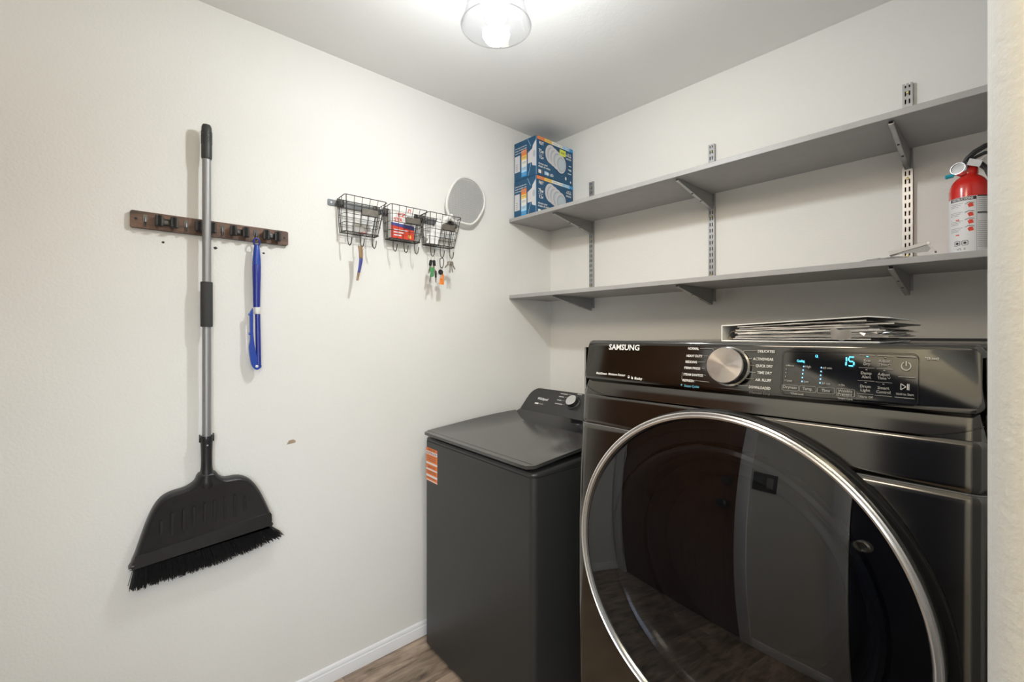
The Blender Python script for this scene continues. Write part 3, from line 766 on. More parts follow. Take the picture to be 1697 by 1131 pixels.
m.build('wire_mesh','mesh_grey',rc,smooth=0)['kind']='stuff'
m=MB(); m.tube([(0,-.705,1.902),(0,-.735,1.880),(.002,-.775,1.845),(.004,-.845,1.772)],[.009,.014,.015,.013],10); m.build('handle','white_plastic',rc)
# paper beside the handle
o=MB().prism([(-.852,1.753),(-.795,1.753),(-.768,1.85),(-.790,1.875)],.050,.0506,lambda a,c,t:(t,a,c)).build('folded_paper','paper_white',smooth=0)
o['label']='folded white paper leaning in the right basket'; o['category']='paper'

# hanging strap on left basket
sp=thing('strap_key','tan and blue strap hanging from the left basket middle hook','strap',(.072,-1.162,.006))
m=MB(); m.tube([(.003,.003+.013*math.sin(t),1.686+.012*math.cos(t)) for t in [2*PI*k/20 for k in range(20)]],.0007,5,closed=True); m.build('split_ring','nickel',sp)
def ribbon(z0,z1,name,mt):
    m=MB()
    def fn(u,v):
        z=z0+(z1-z0)*v; f=(1.688-z)/.135; wv=.0090*(1-.55*f); sway=.010*math.sin(f*PI*.9)*.8-.014*f
        return (.004+.004*math.sin(f*6), -.003+sway*1.0+(u-.5)*2*wv, z)
    m.grid(3,12,fn); o=m.build(name,mt,sp); md=o.modifiers.new('s','SOLIDIFY'); md.thickness=.0014
ribbon(1.688,1.64,'upper_strap','leather_tan'); ribbon(1.64,1.585,'blue_strap','indigo_print'); ribbon(1.585,1.553,'strap_end','leather_tan')

# keys on right basket
def key(mb,cy,cz,ang,L=.040,x=.0,hr=.0105):
    c,s=math.cos(ang),math.sin(ang)
    K=[(0,hr),(hr*.8,hr*.6),(hr,-.2*hr),(hr*.7,-hr),(.0032,-hr*1.2),(.0032,-L),(0,-L-.004),(-.0015,-L),(-.0032,-L+.004),(-.0018,-L+.008),(-.0034,-L+.013),(-.0018,-L+.018),(-.0034,-hr*1.2),(-hr*.7,-hr),(-hr,-.2*hr),(-hr*.8,hr*.6)]
    mb.prism(K,0,.0018,lambda a,b_,t:(x+t,cy+a*c-b_*s,cz+a*s+b_*c))
XH=.075
k1=thing('key_bunch','key bunch with black key heads and a green key, right basket first hook','keys',(XH,-.842,.0))
m=MB(); m.tube([(.006,.004+.010*math.sin(t),1.684+.012*math.cos(t)) for t in [2*PI*k/16 for k in range(16)]],.0008,5,closed=True); m.build('split_ring','nickel',k1)
for q,(dy,an) in enumerate(((-.007,-.18),(.007,.10))):
    m=MB(); m.prism(rrect(-.0065,-.016,.0065,.010,.004,3),0,.004,lambda a,b_,t:(.004+t+q*.005,dy+a*math.cos(an)-b_*math.sin(an),1.664+a*math.sin(an)+b_*math.cos(an))); m.build('key_head','black_plastic',k1)
    m=MB(); key(m,dy-.002,1.646,an*1.5,.030,.005+q*.005,.005); m.build('key_blade','key_brass',k1)
m=MB(); m.prism(crom([(-.008,1.640),(.006,1.642),(.010,1.632),(.007,1.618),(.009,1.606),(.0,1.600),(-.009,1.604),(-.007,1.618),(-.010,1.630)],2),0,.004,lambda a,b_,t:(.010+t,a-.004,b_)); m.build('green_key_cover','key_green',k1)
m=MB(); key(m,-.009,1.603,-.25,.024,.008,.004); m.build('key_blade','nickel',k1)
m=MB(); key(m,.014,1.630,.1,.050,.004,.006); m.build('key_blade','nickel',k1)
m=MB(); m.rbox((.008,.012,1.598),(.013,.020,1.628),.002); m.build('small_fob','black_plastic',k1)
k2=thing('carabiner_keys','black carabiner with black car key and orange tag, right basket middle hook','keys',(XH,-.794,0))
m=MB(); m.tube([(.008,a,b_) for a,b_ in crom([(-.004,1.686),(.006,1.688),(.011,1.676),(.008,1.654),(.003,1.645),(-.004,1.646),(-.008,1.655),(-.009,1.680)],4)],.0019,8,closed=True); m.build('carabiner','black_plastic',k2)
m=MB(); m.tube([(.008,-.002+.006*math.sin(t),1.641+.007*math.cos(t)) for t in [2*PI*k/14 for k in range(14)]],.0007,5,closed=True); m.build('split_ring','nickel',k2)
MB().lathe([(0,0),(.011,.0005),(.0125,.003),(.011,.0065),(0,.007)],(.006,-.006,1.625),'x',20).build('key_head','black_plastic',k2)
m=MB(); m.prism([(-.003,1.614),(.003,1.614),(.002,1.597),(-.002,1.597)],0,.002,lambda a,b_,t:(.010+t,-.004+a,b_)); m.build('key_blade','chrome',k2)
m=MB(); m.prism([(-.010,1.571),(.013,1.571),(.013,1.612),(.009,1.621),(-.002,1.623),(-.005,1.612)],0,.0022,lambda a,b_,t:(.004+t,a,b_)); m.build('orange_tag','tag_orange',k2)
m=MB(); strip(m,[(-.003,1.576),(.009,1.576),(.010,1.606)],.0009,lambda a,b_:(.0066,a,b_)); strip(m,[(-.001,1.594),(.006,1.592)],.0009,lambda a,b_:(.0066,a,b_)); strip(m,[(-.001,1.586),(.006,1.584)],.0009,lambda a,b_:(.0066,a,b_)); m.build('tag_marks','sticker_text',k2,smooth=0)
k3=thing('brass_keys','small bunch of brass and steel keys on the last basket hook','keys',(XH,-.750,0))
m=MB(); m.tube([(.008,.003+.006*math.sin(t),1.687+.008*math.cos(t)) for t in [2*PI*k/14 for k in range(14)]],.0007,5,closed=True); m.build('split_ring','nickel',k3)
for q,(an,mt) in enumerate(((-.75,'key_brass'),(-.05,'nickel'),(.22,'nickel'),(.55,'key_brass'))):
    m=MB(); key(m,.003+math.sin(an)*.008,1.676-math.cos(an)*.006,an,.030 if q in (0,3) else .040,.003+q*.0026,.0085); m.build('key',mt,k3)

# ================================================================== WASHER
wa=thing('washing_machine','matte black top-load washer with closed glossy lid','washing machine',(.066,-.869,0),math.radians(-2.5))
W_=.700; D_=.665
def rr_xy(inset_,r,n=6): return rrect(inset_,inset_,W_-inset_,D_-inset_,r,n)
m=MB(); m.prism(rr_xy(0,.022),.018,.889,lambda a,b_,t:(a,b_,t)); m.build('cabinet','appliance_black',wa)
for x in (.05,W_-.05):
    for y in (.05,D_-.05): MB().lathe([(0,.0005),(.022,.0005),(.022,.012),(.012,.014),(.012,.0185),(0,.0185)],(x,y,0),n=16).build('foot','white_plastic',wa)
# top ring: sides climb gently to the console
def ztop(v): return .906+.044*min(1,max(0,(v-.02)/.50))**.8
m=MB(); N=40
vs=[];fs=[]
P=rr_xy(.0,.022); Pi=rr_xy(.030,.020); n=len(P)
vs+=[(a,b_,.8915) for a,b_ in rr_xy(.0012,.022)]; vs+=[(a,b_,ztop(b_)-.008) for a,b_ in P]; vs+=[(a,b_,ztop(b_)-.001) for a,b_ in rr_xy(.005,.020)]; vs+=[(a,b_,ztop(b_)) for a,b_ in rr_xy(.010,.018)]; vs+=[(a,b_,ztop(b_)) for a,b_ in Pi]; vs+=[(a,b_,.896) for a,b_ in Pi]
for i in range(5):
    for k in range(n): fs.append((i*n+k,i*n+(k+1)%n,(i+1)*n+(k+1)%n,(i+1)*n+k))
fs.append(tuple(range(5*n,6*n)))
# subdivide sides by adding extra points is unnecessary: profile nearly straight
m.add(vs,fs); m.build('top_ring','appliance_black',wa,smooth=40)
m=MB(); m.prism(rr_xy(.0016,.021),.8885,.8925,lambda a,b_,t:(a,b_,t)); m.build('seam_gasket','rubber_black',wa)
# lid: curved rear edge, dished towards the middle
def vb(u):
    U=min(u,W_-u); P=[(0,.515),(.03,.503),(.08,.475),(.14,.452),(.20,.443),(.30,.438),(.35,.437)]
    for (a,b_),(c,d) in zip(P,P[1:]):
        if U<=c: 
            t=(U-a)/(c-a); return b_+(d-b_)*t
    return .437
def zl(u,v):
    U=min(u,W_-u); e=max(0,1-U/.16)**2; t=max(0,min(1,v/.5))
    return .930+.014*t+ (.026*math.sin(t*PI/2))*e
m=MB()
def lidp(off):
    def fn(a,b_):
        u=.004+(W_-.008)*a; v0=-.014; v=v0+(vb(u)-v0)*b_
        # rounded front corners
        U=min(a,1-a)*(W_-.008); 
        if U<.025: v+= (.025-math.sqrt(max(0,.025**2-(.025-U)**2)))*(1-b_)
        return (u,v,zl(u,v)+off)
    return fn
nu,nv=41,25
m.grid(nu,nv,lidp(0)); m.grid(nu,nv,lidp(-.011))
bd=[i for i in range(nu)]+[j_*nu+nu-1 for j_ in range(1,nv)]+[(nv-1)*nu+i for i in range(nu-2,-1,-1)]+[j_*nu for j_ in range(nv-2,0,-1)]
q=nu*nv
for i in range(len(bd)): m.f.append((bd[i],bd[(i+1)%len(bd)],bd[(i+1)%len(bd)]+q,bd[i]+q))
m.build('lid','lid_gloss',wa,smooth=40)
m=MB(); strip(m,[(.008,.012),(.692,.012)],.0014,lambda a,b_:(a,b_,zl(a,b_)+.0004)); m.build('lid_trim_line','rubber_black',wa,smooth=0)
m=MB(); m.prism(rrect(.03,.02,W_-.03,.50,.03,6),.896,.9175,lambda a,b_,t:(a,b_,t)); m.build('lid_underside','rubber_black',wa)
# console: sloped lower apron from lid edge up to crease, upper control face, back shell
def cz_face(v): return .968+(v-.543)/.92
m=MB()
def apron(a,b_):
    u=W_*a; v0=vb(u)+.001; U=min(u,W_-u); v1=.543
    z0=zl(u,v0)-.012; v=v0-.006+(v1-v0+.006)*b_; return (u,v,z0+(.970-z0)*(b_**.85))
m.grid(41,8,apron)
m.build('console_apron','apron_dark_reflection',wa,smooth=50)
face=[(.0,.969),(W_,.969),(W_,1.045)]+[(W_-.05+.05*math.cos(t),1.030+.042*math.sin(t)) for t in [PI/12*k for k in range(1,7)]]+[(.05-.05*math.cos(t),1.030+.042*math.sin(t)) for t in [PI/12*k for k in range(6,0,-1)]]+[(.0,1.025)]
m=MB(); vof=lambda z:.543+(z-.968)*.92
n=len(face)
vs=[(a,vof(z),z) for a,z in face]+[(a,D_-.002,max(z-.004,.95)) for a,z in face]
m.add(vs,[(i,(i+1)%n,n+(i+1)%n,n+i) for i in range(n)]+[tuple(range(n-1,-1,-1)),tuple(range(n,2*n))]); con=m.build('console','console_gloss',wa,smooth=30)
m=MB(); m.prism([(.50,.90),(.663,.90),(.663,.966),(.545,.966)],.0005,W_-.0005,lambda a,b_,t:(t,a,b_)); m.build('console_base','console_gloss',wa,smooth=0)
CF=lambda a,b_:(a,vof(b_)-.0008,b_+.0006)
m=MB(); text(m,'Whirlpool',CF,.078,1.022,.074,.0105); rect(m,.078,1.002,.104,1.008,CF); m.build('lettering','print_white',con,smooth=0)
m=MB(); rect(m,.107,1.003,.139,1.0065,CF); m.build('lettering','print_dim',con,smooth=0)
m=MB()
for x0,x1,z in ((.208,.255,1.059),(.208,.243,1.046),(.209,.238,1.031),(.208,.258,1.0155),(.312,.34,1.066)): rect(m,x0,z,x1,z+.0035,CF)
for x0,x1,z in ((.258,.283,1.0605),(.248,.270,1.0475),(.243,.262,1.032),(.262,.275,1.017)): rect(m,x0,z,x1,z+.0008,CF)
m.build('dial_print','print_grey',con,smooth=0)
nrm=Vector((0,-1,.92)).normalized(); kc=Vector((.318,vof(1.030),1.030)); 
Mk=Matrix.Translation(kc) @ Vector((0,0,1)).rotation_difference(nrm).to_matrix().to_4x4()
m=MB(); m.lathe([(.036,.0),(.036,.004),(.033,.006),(0,.006)],(0,0,0),n=40); o=m.build('dial_base','black_plastic',con); o.matrix_local=Mk
m=MB(); m.lathe([(.029,.004),(.0285,.022),(.0275,.025)],(0,0,0),n=40,cap=False); o=m.build('dial_side','console_gloss',con); o.matrix_local=Mk
m=MB(); m.lathe([(.0275,.025),(.0265,.0262),(0,.0262)],(0,0,0),n=40,cap=False); o=m.build('dial_knob','silver_knob',con); o.matrix_local=Mk
# registration sticker on washer front
st_=lambda k:(lambda a,b_:(a,-.0004-k*.0003,b_))
m=MB(); m.box((.013,-.0004,.722),(.106,.0,.864)); stk=m.build('sticker','sticker_orange',wa,smooth=0)
m=MB()
for z0,z1 in ((.836,.850),(.795,.803),(.770,.776),(.741,.750),(.724,.728)): rect(m,.013,z0,.106,z1,st_(1))
m.build('sticker_band','label_paper',stk,smooth=0)
m=MB(); text(m,'IMPORTANT',st_(1),.030,.853,.060,.008); text(m,'REGISTER NOW',st_(2),.016,.839,.086,.008)
text(m,'IMPORTANT',st_(1),.030,.779,.060,.010)
for z in (.827,.819,.811,.763,.757,.735): rect(m,.022,z,.095,z+.003,st_(1))
m.build('lettering','sticker_text',stk,smooth=0)
# ================================================================== DRYER
DRYER_TEXT = {
  "white": [ ('SAMSUNG', -0.2748, 1.3139, 0.0833, 0.0123), ('MultiSteam  Moisture Sensor', -0.3042, 1.2544, 0.0823, 0.0051), ('Bixby', -0.1968, 1.2495, 0.0196, 0.0053), ('NORMAL', -0.0768, 1.3186, 0.023, 0.0047), ('HEAVY DUTY', -0.0787, 1.3038, 0.0335, 0.0047), ('BEDDING', -0.0798, 1.2917, 0.0243, 0.0046), ('PERM PRESS', -0.0813, 1.2794, 0.0335, 0.0046), ('STEAM SANITIZE', -0.0823, 1.2661, 0.0412, 0.0046), ('REFRESH', -0.0831, 1.254, 0.0243, 0.0046), ('DELICATES', 0.0575, 1.3167, 0.0285, 0.0047), ('ACTIVEWEAR', 0.0501, 1.3026, 0.0347, 0.0047), ('QUICK DRY', 0.0556, 1.2904, 0.0287, 0.0047), ('TIME DRY', 0.0588, 1.2784, 0.0248, 0.0046), ('AIR FLUFF', 0.0561, 1.2653, 0.0268, 0.0046), ('DOWNLOADED', 0.0461, 1.2515, 0.0363, 0.0047), ('*(3 sec)', 0.2849, 1.3135, 0.0147, 0.0035) ],
  "grey": [ ('Manual Dry', 0.0482, 1.2425, 0.0344, 0.0043), ('More', 0.1077, 1.2943, 0.0099, 0.0031), ('Less', 0.1075, 1.2686, 0.0081, 0.0031), ('High', 0.1343, 1.2937, 0.0082, 0.0034), ('Low', 0.1334, 1.2687, 0.0072, 0.0034), ('60 min', 0.1599, 1.2931, 0.0125, 0.0031), ('20 min', 0.1593, 1.2679, 0.012, 0.0031), ('Dryness', 0.1028, 1.2567, 0.0209, 0.0047), ('Temp.', 0.1321, 1.2562, 0.0147, 0.0048), ('Time', 0.1596, 1.2558, 0.0117, 0.0047), ('Wrinkle', 0.1818, 1.2576, 0.0191, 0.004), ('Prevent', 0.1817, 1.2525, 0.019, 0.004), ('On', 0.1852, 1.2672, 0.0053, 0.0032), ('*Smart Care', 0.1809, 1.2464, 0.0206, 0.003), ('*Child Lock', 0.1138, 1.2473, 0.0206, 0.003), ('Eco', 0.2139, 1.3071, 0.0083, 0.0042), ('Dry', 0.2137, 1.3017, 0.0082, 0.0042), ('Damp', 0.2107, 1.2876, 0.0134, 0.0042), ('Alert', 0.2117, 1.2817, 0.0116, 0.0042), ('Drum', 0.2104, 1.2672, 0.0132, 0.0042), ('Light', 0.2111, 1.2614, 0.0119, 0.0042), ('Adjust', 0.2317, 1.3071, 0.0147, 0.0041), ('Time', 0.2319, 1.3019, 0.0105, 0.0039), ('Adjust', 0.2313, 1.2869, 0.0148, 0.0041), ('Time', 0.2315, 1.2814, 0.0107, 0.0039), ('Smart', 0.2319, 1.2667, 0.0139, 0.0041), ('Control', 0.2304, 1.2606, 0.0169, 0.0041), ('*Alarm Off', 0.2083, 1.2517, 0.0184, 0.003), ('Hold to Start', 0.2539, 1.2601, 0.0199, 0.0032) ],
  "cyan": [ ('Cooling', 0.1215, 1.3026, 0.0114, 0.0037) ],
  "blue": [ ('Steam Cycles', -0.0787, 1.2434, 0.0313, 0.0046) ],
}
DRYER_LINES = {
  "white": [[(-0.0519, 1.3215), (-0.0253, 1.3213), (-0.0216, 1.3161)], [(-0.0427, 1.3071), (-0.0323, 1.3069)], [(-0.0535, 1.2947), (-0.0387, 1.2948)], [(-0.0451, 1.2825), (-0.0383, 1.2824)], [(-0.0394, 1.2699), (-0.0355, 1.2692)], [(-0.0574, 1.2574), (-0.0278, 1.2566)], [(0.0285, 1.3152), (0.0337, 1.3197), (0.0554, 1.3198)], [(0.0373, 1.3055), (0.0479, 1.3051)], [(0.0412, 1.2935), (0.0534, 1.293)], [(0.041, 1.2807), (0.0564, 1.2805)], [(0.0365, 1.2684), (0.0539, 1.2683)], [(0.0254, 1.2554), (0.0442, 1.2553)]] ,
  "grey": [[(-0.0836, 1.2713), (-0.0852, 1.2712), (-0.0851, 1.2565)], [(0.2079, 1.3177), (0.2274, 1.3173)], [(0.23, 1.3174), (0.2498, 1.3167)], [(0.2077, 1.2977), (0.2276, 1.2977)], [(0.2297, 1.2973), (0.2491, 1.297)], [(0.207, 1.2777), (0.2278, 1.2777)], [(0.229, 1.2772), (0.2488, 1.2769)], [(0.2068, 1.2576), (0.2271, 1.2575)], [(0.2288, 1.257), (0.2489, 1.2568)], [(0.2436, 1.3032), (0.2453, 1.3055), (0.2472, 1.3031)], [(0.2432, 1.2851), (0.2451, 1.2827), (0.2468, 1.2851)]] ,
  "thick": [[(0.2534, 1.3171), (0.2754, 1.3164)], [(0.2558, 1.2867), (0.2749, 1.2865)], [(0.2526, 1.2566), (0.2744, 1.2562)]] ,
}
dr=thing('clothes_dryer','black stainless front-load dryer with large round tinted glass door','clothes dryer',(1.415,-1.055,0),math.radians(-1.2))
HW=.3500
# pedestal
m=MB(); m.rbox((-HW,.012,.012),(HW,.79,.357),.006); m.build('pedestal','black_stainless',dr)
m=MB(); m.rbox((-HW+.012,-.006,.03),(HW-.012,.012,.345),.008); pd=m.build('pedestal_drawer','black_stainless',dr)
m=MB(); m.rbox((-.2,-.022,.30),(.2,-.006,.318),.005); m.build('drawer_handle','steel_grey',pd)
for x in (-.3,.3):
    for y in (.06,.74): MB().cyl((x,y,.0005),(x,y,.0125),.02,n=14).build('foot','rubber_black',dr)
# cabinet shell panels
m=MB(); t=.004
m.rbox((-HW,.03,.360),(-HW+t,.79,1.318),.001,1); m.rbox((HW-t,.03,.360),(HW,.79,1.318),.001,1); m.box((-HW+t,.785,.360),(HW-t,.79,1.318)); m.box((-HW+t,.03,.360),(HW-t,.785,.364))
m.build('cabinet','black_stainless',dr)
m=MB(); m.rbox((-HW,.05,1.312),(HW,.79,1.3335),.004,3); m.build('top_panel','black_stainless',dr)
m=MB(); m.box((-HW+.03,.765,1.3336),(HW-.03,.783,1.3395)); m.build('rear_dark_strip','rubber_black',dr)  # dark strip added along the rear edge of the top
# bowed front
def fv(z):
    P=[(.360,.012),(.50,.004),(.70,-.001),(.90,-.001),(1.02,.004),(1.134,.014),(1.200,.019),(1.206,.0205),(1.222,.026),(1.243,.034),(1.33,.050)]
    for (a,b_),(c,d) in zip(P,P[1:]):
        if z<=c: tt=(z-a)/(c-a); return b_+(d-b_)*tt
    return P[-1][1]
def uround(u,r=.018):
    d=HW-abs(u)
    return 0 if d>r else r-math.sqrt(max(0,r*r-(r-d)**2))
US=[-HW+HW*2*(k/60) for k in range(61)]
ext=[-HW+.030*(1-math.cos(PI/2*k/8)) for k in range(9)]
US=sorted(set([round(x,5) for x in ext+[-x for x in ext]+[x for x in US if abs(x)<HW-.031]]))
DCX,DCZ=.004,.8955
def front(name,z0,z1,nz,hole=False):
    m=MB(); nu_=len(US)
    ZZ=[z0+(z1-z0)*k/(nz-1) for k in range(nz)]
    vs=[(u,min(fv(z)+uround(u),.06),z) for z in ZZ for u in US]; fs=[]
    for j_ in range(nz-1):
        for i in range(nu_-1):
            cu=(US[i]+US[i+1])/2-DCX; cz_=(ZZ[j_]+ZZ[j_+1])/2-DCZ
            if hole and cu*cu+cz_*cz_<.285**2: continue
            fs.append((j_*nu_+i,j_*nu_+i+1,(j_+1)*nu_+i+1,(j_+1)*nu_+i))
    m.add(vs,fs); o=m.build(name,'black_stainless',dr,smooth=40)
    md=o.modifiers.new('s','SOLIDIFY'); md.thickness=.0015; md.offset=-1
front('lower_front',.360,1.1325,60,True)
front('upper_front',1.1345,1.205,8)
def lipfront():
    m=MB(); nz=14; vs=[];fs=[];nu_=len(US)
    for k in range(nz):
        z=1.205+(1.243-1.205)*k/(nz-1)
        vs+=[(u,min(fv(z)+uround(u),.066)+.0,z) for u in US]
    for j_ in range(nz-1):
        for i in range(nu_-1): fs.append((j_*nu_+i,j_*nu_+i+1,(j_+1)*nu_+i+1,(j_+1)*nu_+i))
    m.add(vs,fs); m.build('front_lip','black_stainless',dr,smooth=60)
lipfront()
m=MB(); RZ_=lambda u: 1.2062+.018*max(0,(abs(u)-.27)/.073)**2
m.tube([(u,fv(RZ_(u))+uround(u)-.0006,RZ_(u)) for u in US],.0010,6); m.build('lip_ridge','black_stainless',dr)
for s_ in (-1,1):
    m=MB(); m.tube([(u,fv(1.1335)+uround(u)+.0008,1.1335) for u in US if (u-DCX)**2+(1.1335-DCZ)**2>.29**2 and (u-DCX)*s_>0],.0009,6); m.build('seam_strip','steel_grey',dr)
# control panel slab: tilted, rounded corners, bowed ends
VP=lambda z:.018+.16*(z-1.243)
pz0,pz1=1.2385,1.3350
slab=rrect(-HW+.0005,pz0,HW-.0005,pz1,.018,8)
def slab_ring(ins,dv):
    R=[]
    x1,z0_,z1_=HW-.0005-ins,pz0+ins,pz1-ins
    for a,b_ in rrect(-x1,z0_,x1,z1_,max(.018-ins,.004),8): R.append((a,VP(b_)+dv+(.5*uround(a,.034)),b_))
    return R
m=MB(); rg=[slab_ring(.004,.070),slab_ring(.0,.055),slab_ring(0,.008),slab_ring(.0012,.0040),slab_ring(.0035,.0012),slab_ring(.007,.0)]
# densify front face with fan grid
n=len(rg[0]); vs=[p for r in rg for p in r]; fs=[]
for i in range(len(rg)-1):
    for k in range(n): fs.append((i*n+k,i*n+(k+1)%n,(i+1)*n+(k+1)%n,(i+1)*n+k))
fs+=[tuple(range(n-1,-1,-1)),tuple(range((len(rg)-1)*n,len(rg)*n))]
m.add(vs,fs); cpn=m.build('control_panel','panel_stainless',dr,smooth=30)
PF=lambda k:(lambda a,b_:(a,VP(b_)-.0005-k*.0002,b_))
for key_,mt in (('white','print_white'),('grey','print_grey'),('cyan','led_cyan'),('blue','print_bluetext')):
    m=MB()
    for s,x,z,wd,cp in DRYER_TEXT[key_]:
        dim = s=='Manual Dry'
        if dim: continue
        text(m,s,PF(0),x,z,wd,cp,bold=True)
    m.build('lettering',mt,cpn,smooth=0)
m=MB()
for s,x,z,wd,cp in DRYER_TEXT['grey']:
    if s=='Manual Dry': text(m,s,PF(0),x,z,wd,cp,bold=False)
m.build('lettering','print_dim',cpn,smooth=0)
m=MB()
for l in DRYER_LINES['white']: strip(m,l,.0007,PF(0))
for l in DRYER_LINES['grey']: strip(m,l,.00055,PF(0))
for l in DRYER_LINES['thick']: strip(m,l,.0010,PF(0))
BT=[]
for (x0,z1),(x1,z0) in [((.1012,.0),(.126,0)),((.1274,0),(.1518,0)),((.1536,0),(.1774,0)),((.1797,0),(.2038,0))]:
    p=rrect(x0,1.2515 if x0>.179 else 1.2532,x1,1.2628 if x0<.179 else 1.2630,.002,3); mm_=MB(); strip(mm_,p+[p[0]],.0005,PF(0)); mm_.build('button_outline','print_grey',cpn,smooth=0)
for x,z in [(.1059,1.2955),(.1056,1.2894),(.1054,1.2832),(.1052,1.2769),(.1049,1.2702),(.1833,1.2689)]: flat(m,arc(x,z,.0007,.0010,n=8),PF(0))
for x,z in [(.2397,1.3145),(.2174,1.2949),(.2393,1.2949),(.2171,1.2753),(.2387,1.2745)]: rect(m,x-.0012,z-.0006,x+.0012,z+.0006,PF(0))
m.build('panel_lines','print_grey',cpn,smooth=0)
m=MB()
p=arc(.2643,1.3028,.0052,.0062,120,420,20); strip(m,p,.0011,PF(0)); strip(m,[(.2643,1.303),(.2643,1.3098)],.0011,PF(0))
strip(m,[(.2590,1.2680),(.2590,1.2768),(.2648,1.2724),(.2590,1.2680)],.0009,PF(0)); 
for x in (.2664,.2682): strip(m,[(x,1.2680),(x,1.2768)],.0010,PF(0))
strip(m,[(-.2145,1.2512),(-.2107,1.2512),(-.2107,1.2562),(-.2145,1.2562),(-.2145,1.2512)],.0007,PF(0)); rect(m,-.2145,1.2515,-.2107,1.2535,PF(0))
flat(m,arc(-.203,1.2515,.0022,.0026,n=12),PF(0)); rect(m,-.2052,1.2515,-.2040,1.2560,PF(0))
m.build('symbols','print_white',cpn,smooth=0)
m=MB()
for x,z in [(.132,1.2953),(.1315,1.2892),(.1311,1.2829),(.1309,1.2766),(.1307,1.2702),(.1577,1.2949),(.1575,1.2885),(.1572,1.2823),(.1571,1.2761),(.1568,1.2697)]: rect(m,x-.0009,z-.0011,x+.0009,z+.0011,PF(0))
m.build('level_lamps','led_blue',cpn,smooth=0)
m=MB()
def seg(x0,z0,x1,z1): strip(m,[(x0,z0),(x1,z1)],.0019,PF(0))
seg(.1915,1.3072,.1912,1.3130); seg(.1909,1.3002,.1911,1.3058)         # 1
seg(.1948,1.3138,.2010,1.3136); seg(.1944,1.3079,.1943,1.3126); seg(.1950,1.3069,.2003,1.3067); seg(.2012,1.3012,.2012,1.3058); seg(.1944,1.3000,.2004,1.2998)  # 5
rect(m,.2168,1.3145,.2194,1.3157,PF(0))
strip(m,[(.1487,1.3118),(.1487,1.3150),(.1514,1.3150),(.1514,1.3118),(.1487,1.3118)],.0006,PF(0)); strip(m,[(.1505,1.3125),(.1520,1.3112)],.0007,PF(0))
m.build('lit_digits','led_cyan',cpn,smooth=0)
m=MB(); rect(m,-.0860,1.2450,-.0832,1.2482,PF(0)); m.build('steam_icon','print_bluetext',cpn,smooth=0)
m=MB(); p=rrect(.0985,1.2455,.2785,1.3213,.008,5); strip(m,p+[p[0]],.0007,PF(0)); m.build('display_outline','rubber_black',cpn,smooth=0)
# dial
kx,kz=.0095,1.2885
KM=Matrix.Translation((kx,VP(kz),kz)) @ Matrix.Rotation(math.atan(.16)*-1,4,'X')
m=MB(); m.lathe([(.0372,.0005),(.0372,-.004),(.0345,-.006),(.0325,-.006)],(0,0,0),'y',56,cap=False); m.xf(KM).build('dial_base','dial_metal',cpn)
m=MB(); m.lathe([(.0328,-.004),(.0322,-.022)],(0,0,0),'y',56,cap=False)
for k in range(24):
    t=2*PI*k/24; m.cyl((.0330*math.cos(t),-.006,.0330*math.sin(t)),(.0325*math.cos(t),-.022,.0325*math.sin(t)),.0009,n=5)
m.xf(KM).build('dial_side','rubber_black',cpn)
m=MB(); m.lathe([(.0332,-.0215),(.0334,-.0245),(.0325,-.0262),(.0,-.0262)],(0,0,0),'y',56,cap=False)
o=m.build('dial_knob','brushed_knob',cpn,smooth=30); o.matrix_local=KM
# door: every ring follows the same gently bowed surface
door_o=(DCX,0,DCZ)
RU,RV,TZ,TX=4.75,1.575,.0317,-.028
bow=lambda a,b_: a*a/2/RU+b_*b_/2/RV+TZ*b_+TX*a
def bowed(mb,k=1.0):
    mb.v=[(x,y+k*bow(x-DCX,z-DCZ),z) for x,y,z in mb.v]; return mb
m=MB(); m.lathe([(.285,.020),(.3225,.018),(.3225,-.004),(.3205,-.006),(.300,-.006),(.285,.0)],(DCX,0,.884),'y',96,cap=False); m.build('door_gasket','rubber_black',dr)
m=MB(); m.lathe([(.300,.012),(.3085,.010),(.3095,-.034),(.300,-.034)],door_o,'y',96,cap=False); dd=bowed(m,.6).build('door','rubber_black',dr)
m=MB(); m.lathe([(.3098,-.030),(.3106,-.040),(.3092,-.0455),(.3070,-.0465),(.3052,-.0450),(.3045,-.0430),(.3036,-.0450),(.3010,-.0460),(.2975,-.0435),(.2950,-.036)],door_o,'y',128,cap=False); bowed(m,.6).build('chrome_ring','chrome',dd)
m=MB(); m.lathe([(.2965*k/20,-.046) for k in range(21)],door_o,'y',96,cap=False); bowed(m).build('door_glass','door_glass',dd,smooth=180)
m=MB(); m.lathe([(.3085,-.030),(.2965,-.022),(.262,-.012),(.250,-.008),(.243,.004)],door_o,'y',96,cap=False); bowed(m,.6).build('inner_frame','dark_interior',dd,smooth=40)
m=MB(); m.lathe([(.243,-.006),(.236,-.010),(.224,.0),(.212,.03),(.205,.06),(.198,.055),(.185,.050),(.170,.075),(.165,.095),(.12,.115),(.0,.125)],door_o,'y',96,cap=False); m.build('glass_bowl','dark_interior',dd,smooth=50)
m=MB(); m.lathe([(.275,.014),(.265,.05),(.262,.20),(.24,.45),(0,.46)],door_o,'y',64,cap=False); m.build('drum','drum_steel',dr)

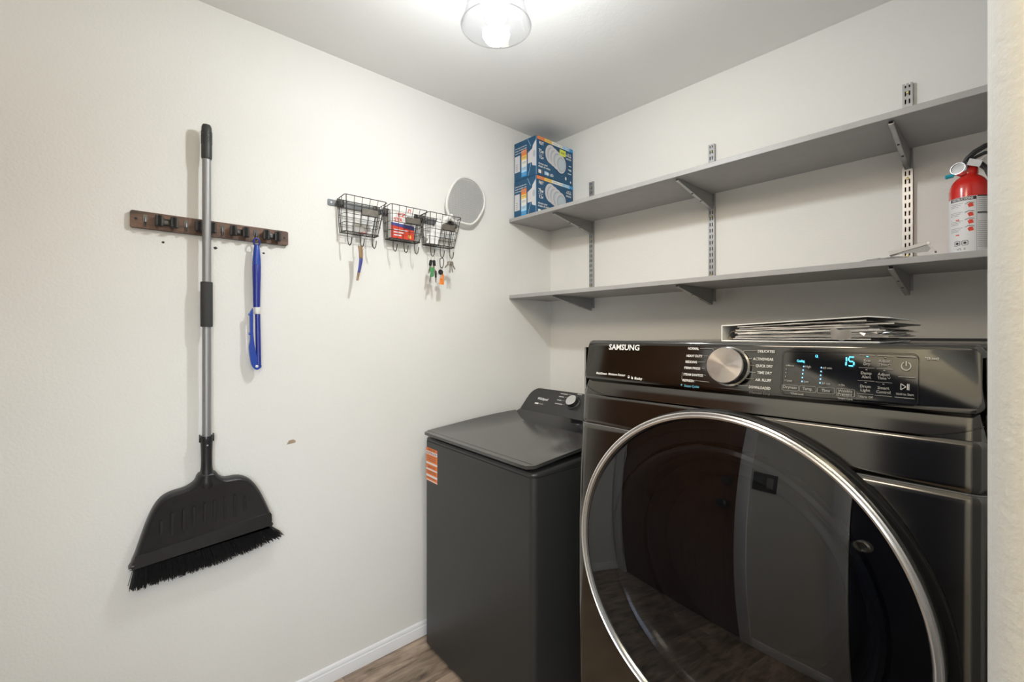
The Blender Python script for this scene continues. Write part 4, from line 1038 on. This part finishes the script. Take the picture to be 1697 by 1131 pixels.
# ================================================================== BINDER ON DRYER
bd_=thing('ring_binder','white ring binder stuffed with plastic sleeves lying on the dryer','binder',(1.376,-.955,1.3345),math.radians(-1.0))
m=MB(); m.rbox((0,0,.0),(.262,.285,.003),.0012,1); m.build('back_cover','binder_white',bd_)
m=MB(); m.rbox((0,0,.0),(.003,.285,.034),.0012,1); m.build('spine','binder_white',bd_)
m=MB(); m.prism([(.0,.0310),(.0015,.0345),(.245,.0465),(.275,.0435),(.275,.0418),(.245,.0445),(.004,.0320)],0,.285,lambda a,b_,t:(a,t,b_)); m.build('front_cover','binder_white',bd_)
m=MB()
for y in (.03,.14,.25): m.tube([(.014+.009*math.cos(t_),y,.0125+.009*math.sin(t_)) for t_ in [2*PI*k/16 for k in range(16)]],.0016,6,closed=True)
m.tube([(.016,.005,.006),(.016,.28,.006)],.004,6)
m.build('ring_mechanism','key_brass',bd_)
random.seed(21)
def sheet(x0,x1,z0,z1,y0,mt,name,amp,th=.0009):
    m=MB(); ph=random.uniform(0,6); nx=18
    def zz(u): return z0+(z1-z0)*u+amp*math.sin(u*7+ph)*u*(1-u)*1.6+random.uniform(-.25,.25)*amp*.3
    Z=[zz(i/(nx-1)) for i in range(nx)]
    X=[x0+(x1-x0)*i/(nx-1) for i in range(nx)]
    vs=[];fs=[]
    for yy in (y0,.275):
        for dz in (0,th):
            vs+=[(X[i],yy+(.004*math.sin(i*.9+ph) if yy==y0 else 0),Z[i]+dz) for i in range(nx)]
    for i in range(nx-1):
        a=i; fs+=[(a,a+1,nx+a+1,nx+a),(2*nx+a,2*nx+a+1,3*nx+a+1,3*nx+a),(a,a+1,2*nx+a+1,2*nx+a),(nx+a,nx+a+1,3*nx+a+1,3*nx+a)]
    m.add(vs,fs); m.build(name,mt,bd_,smooth=30)
lay=[('paper_white',.0042),('plastic_film',.0058),('paper_white',.0074),('paper_grey',.0090),('paper_white',.0106),('plastic_film',.0124),('paper_white',.0142),('paper_white',.0162),('plastic_film',.0182),('paper_white',.0204),('paper_grey',.0226),('paper_white',.0248),('plastic_film',.0268),('paper_white',.0286)]
for i,(mt,z) in enumerate(lay):
    x0=.020+.012*abs(math.sin(i*1.3)); x1=.262+random.uniform(-.02,.018)
    f=i/len(lay)
    sheet(x0,x1,z+.001,.0055+(.0405-.0055)*f+random.uniform(-.0006,.0006),.006+random.uniform(0,.008),mt,'sleeve' if mt=='plastic_film' else 'paper_sheet',.0010, .0021)
m=MB(); vs=[]; random.seed(9)
def crum(u,v): return (.205+.085*u+random.uniform(-.003,.003), -.004+.02*v+random.uniform(-.003,.003), .010+.026*math.sin(v*PI*.5+.2)*(.55+.45*math.sin(u*3+1))+random.uniform(-.003,.003))
m.grid(12,7,crum); m.build('crumpled_sleeve','plastic_film',bd_,smooth=0)
m=MB(); m.grid(9,4,lambda u,v:(.195+.03*u,-.006-.003*v,.006+.020*v*(1-.3*u)+.002*math.sin(u*9))); m.build('folded_corner','paper_grey',bd_,smooth=0)
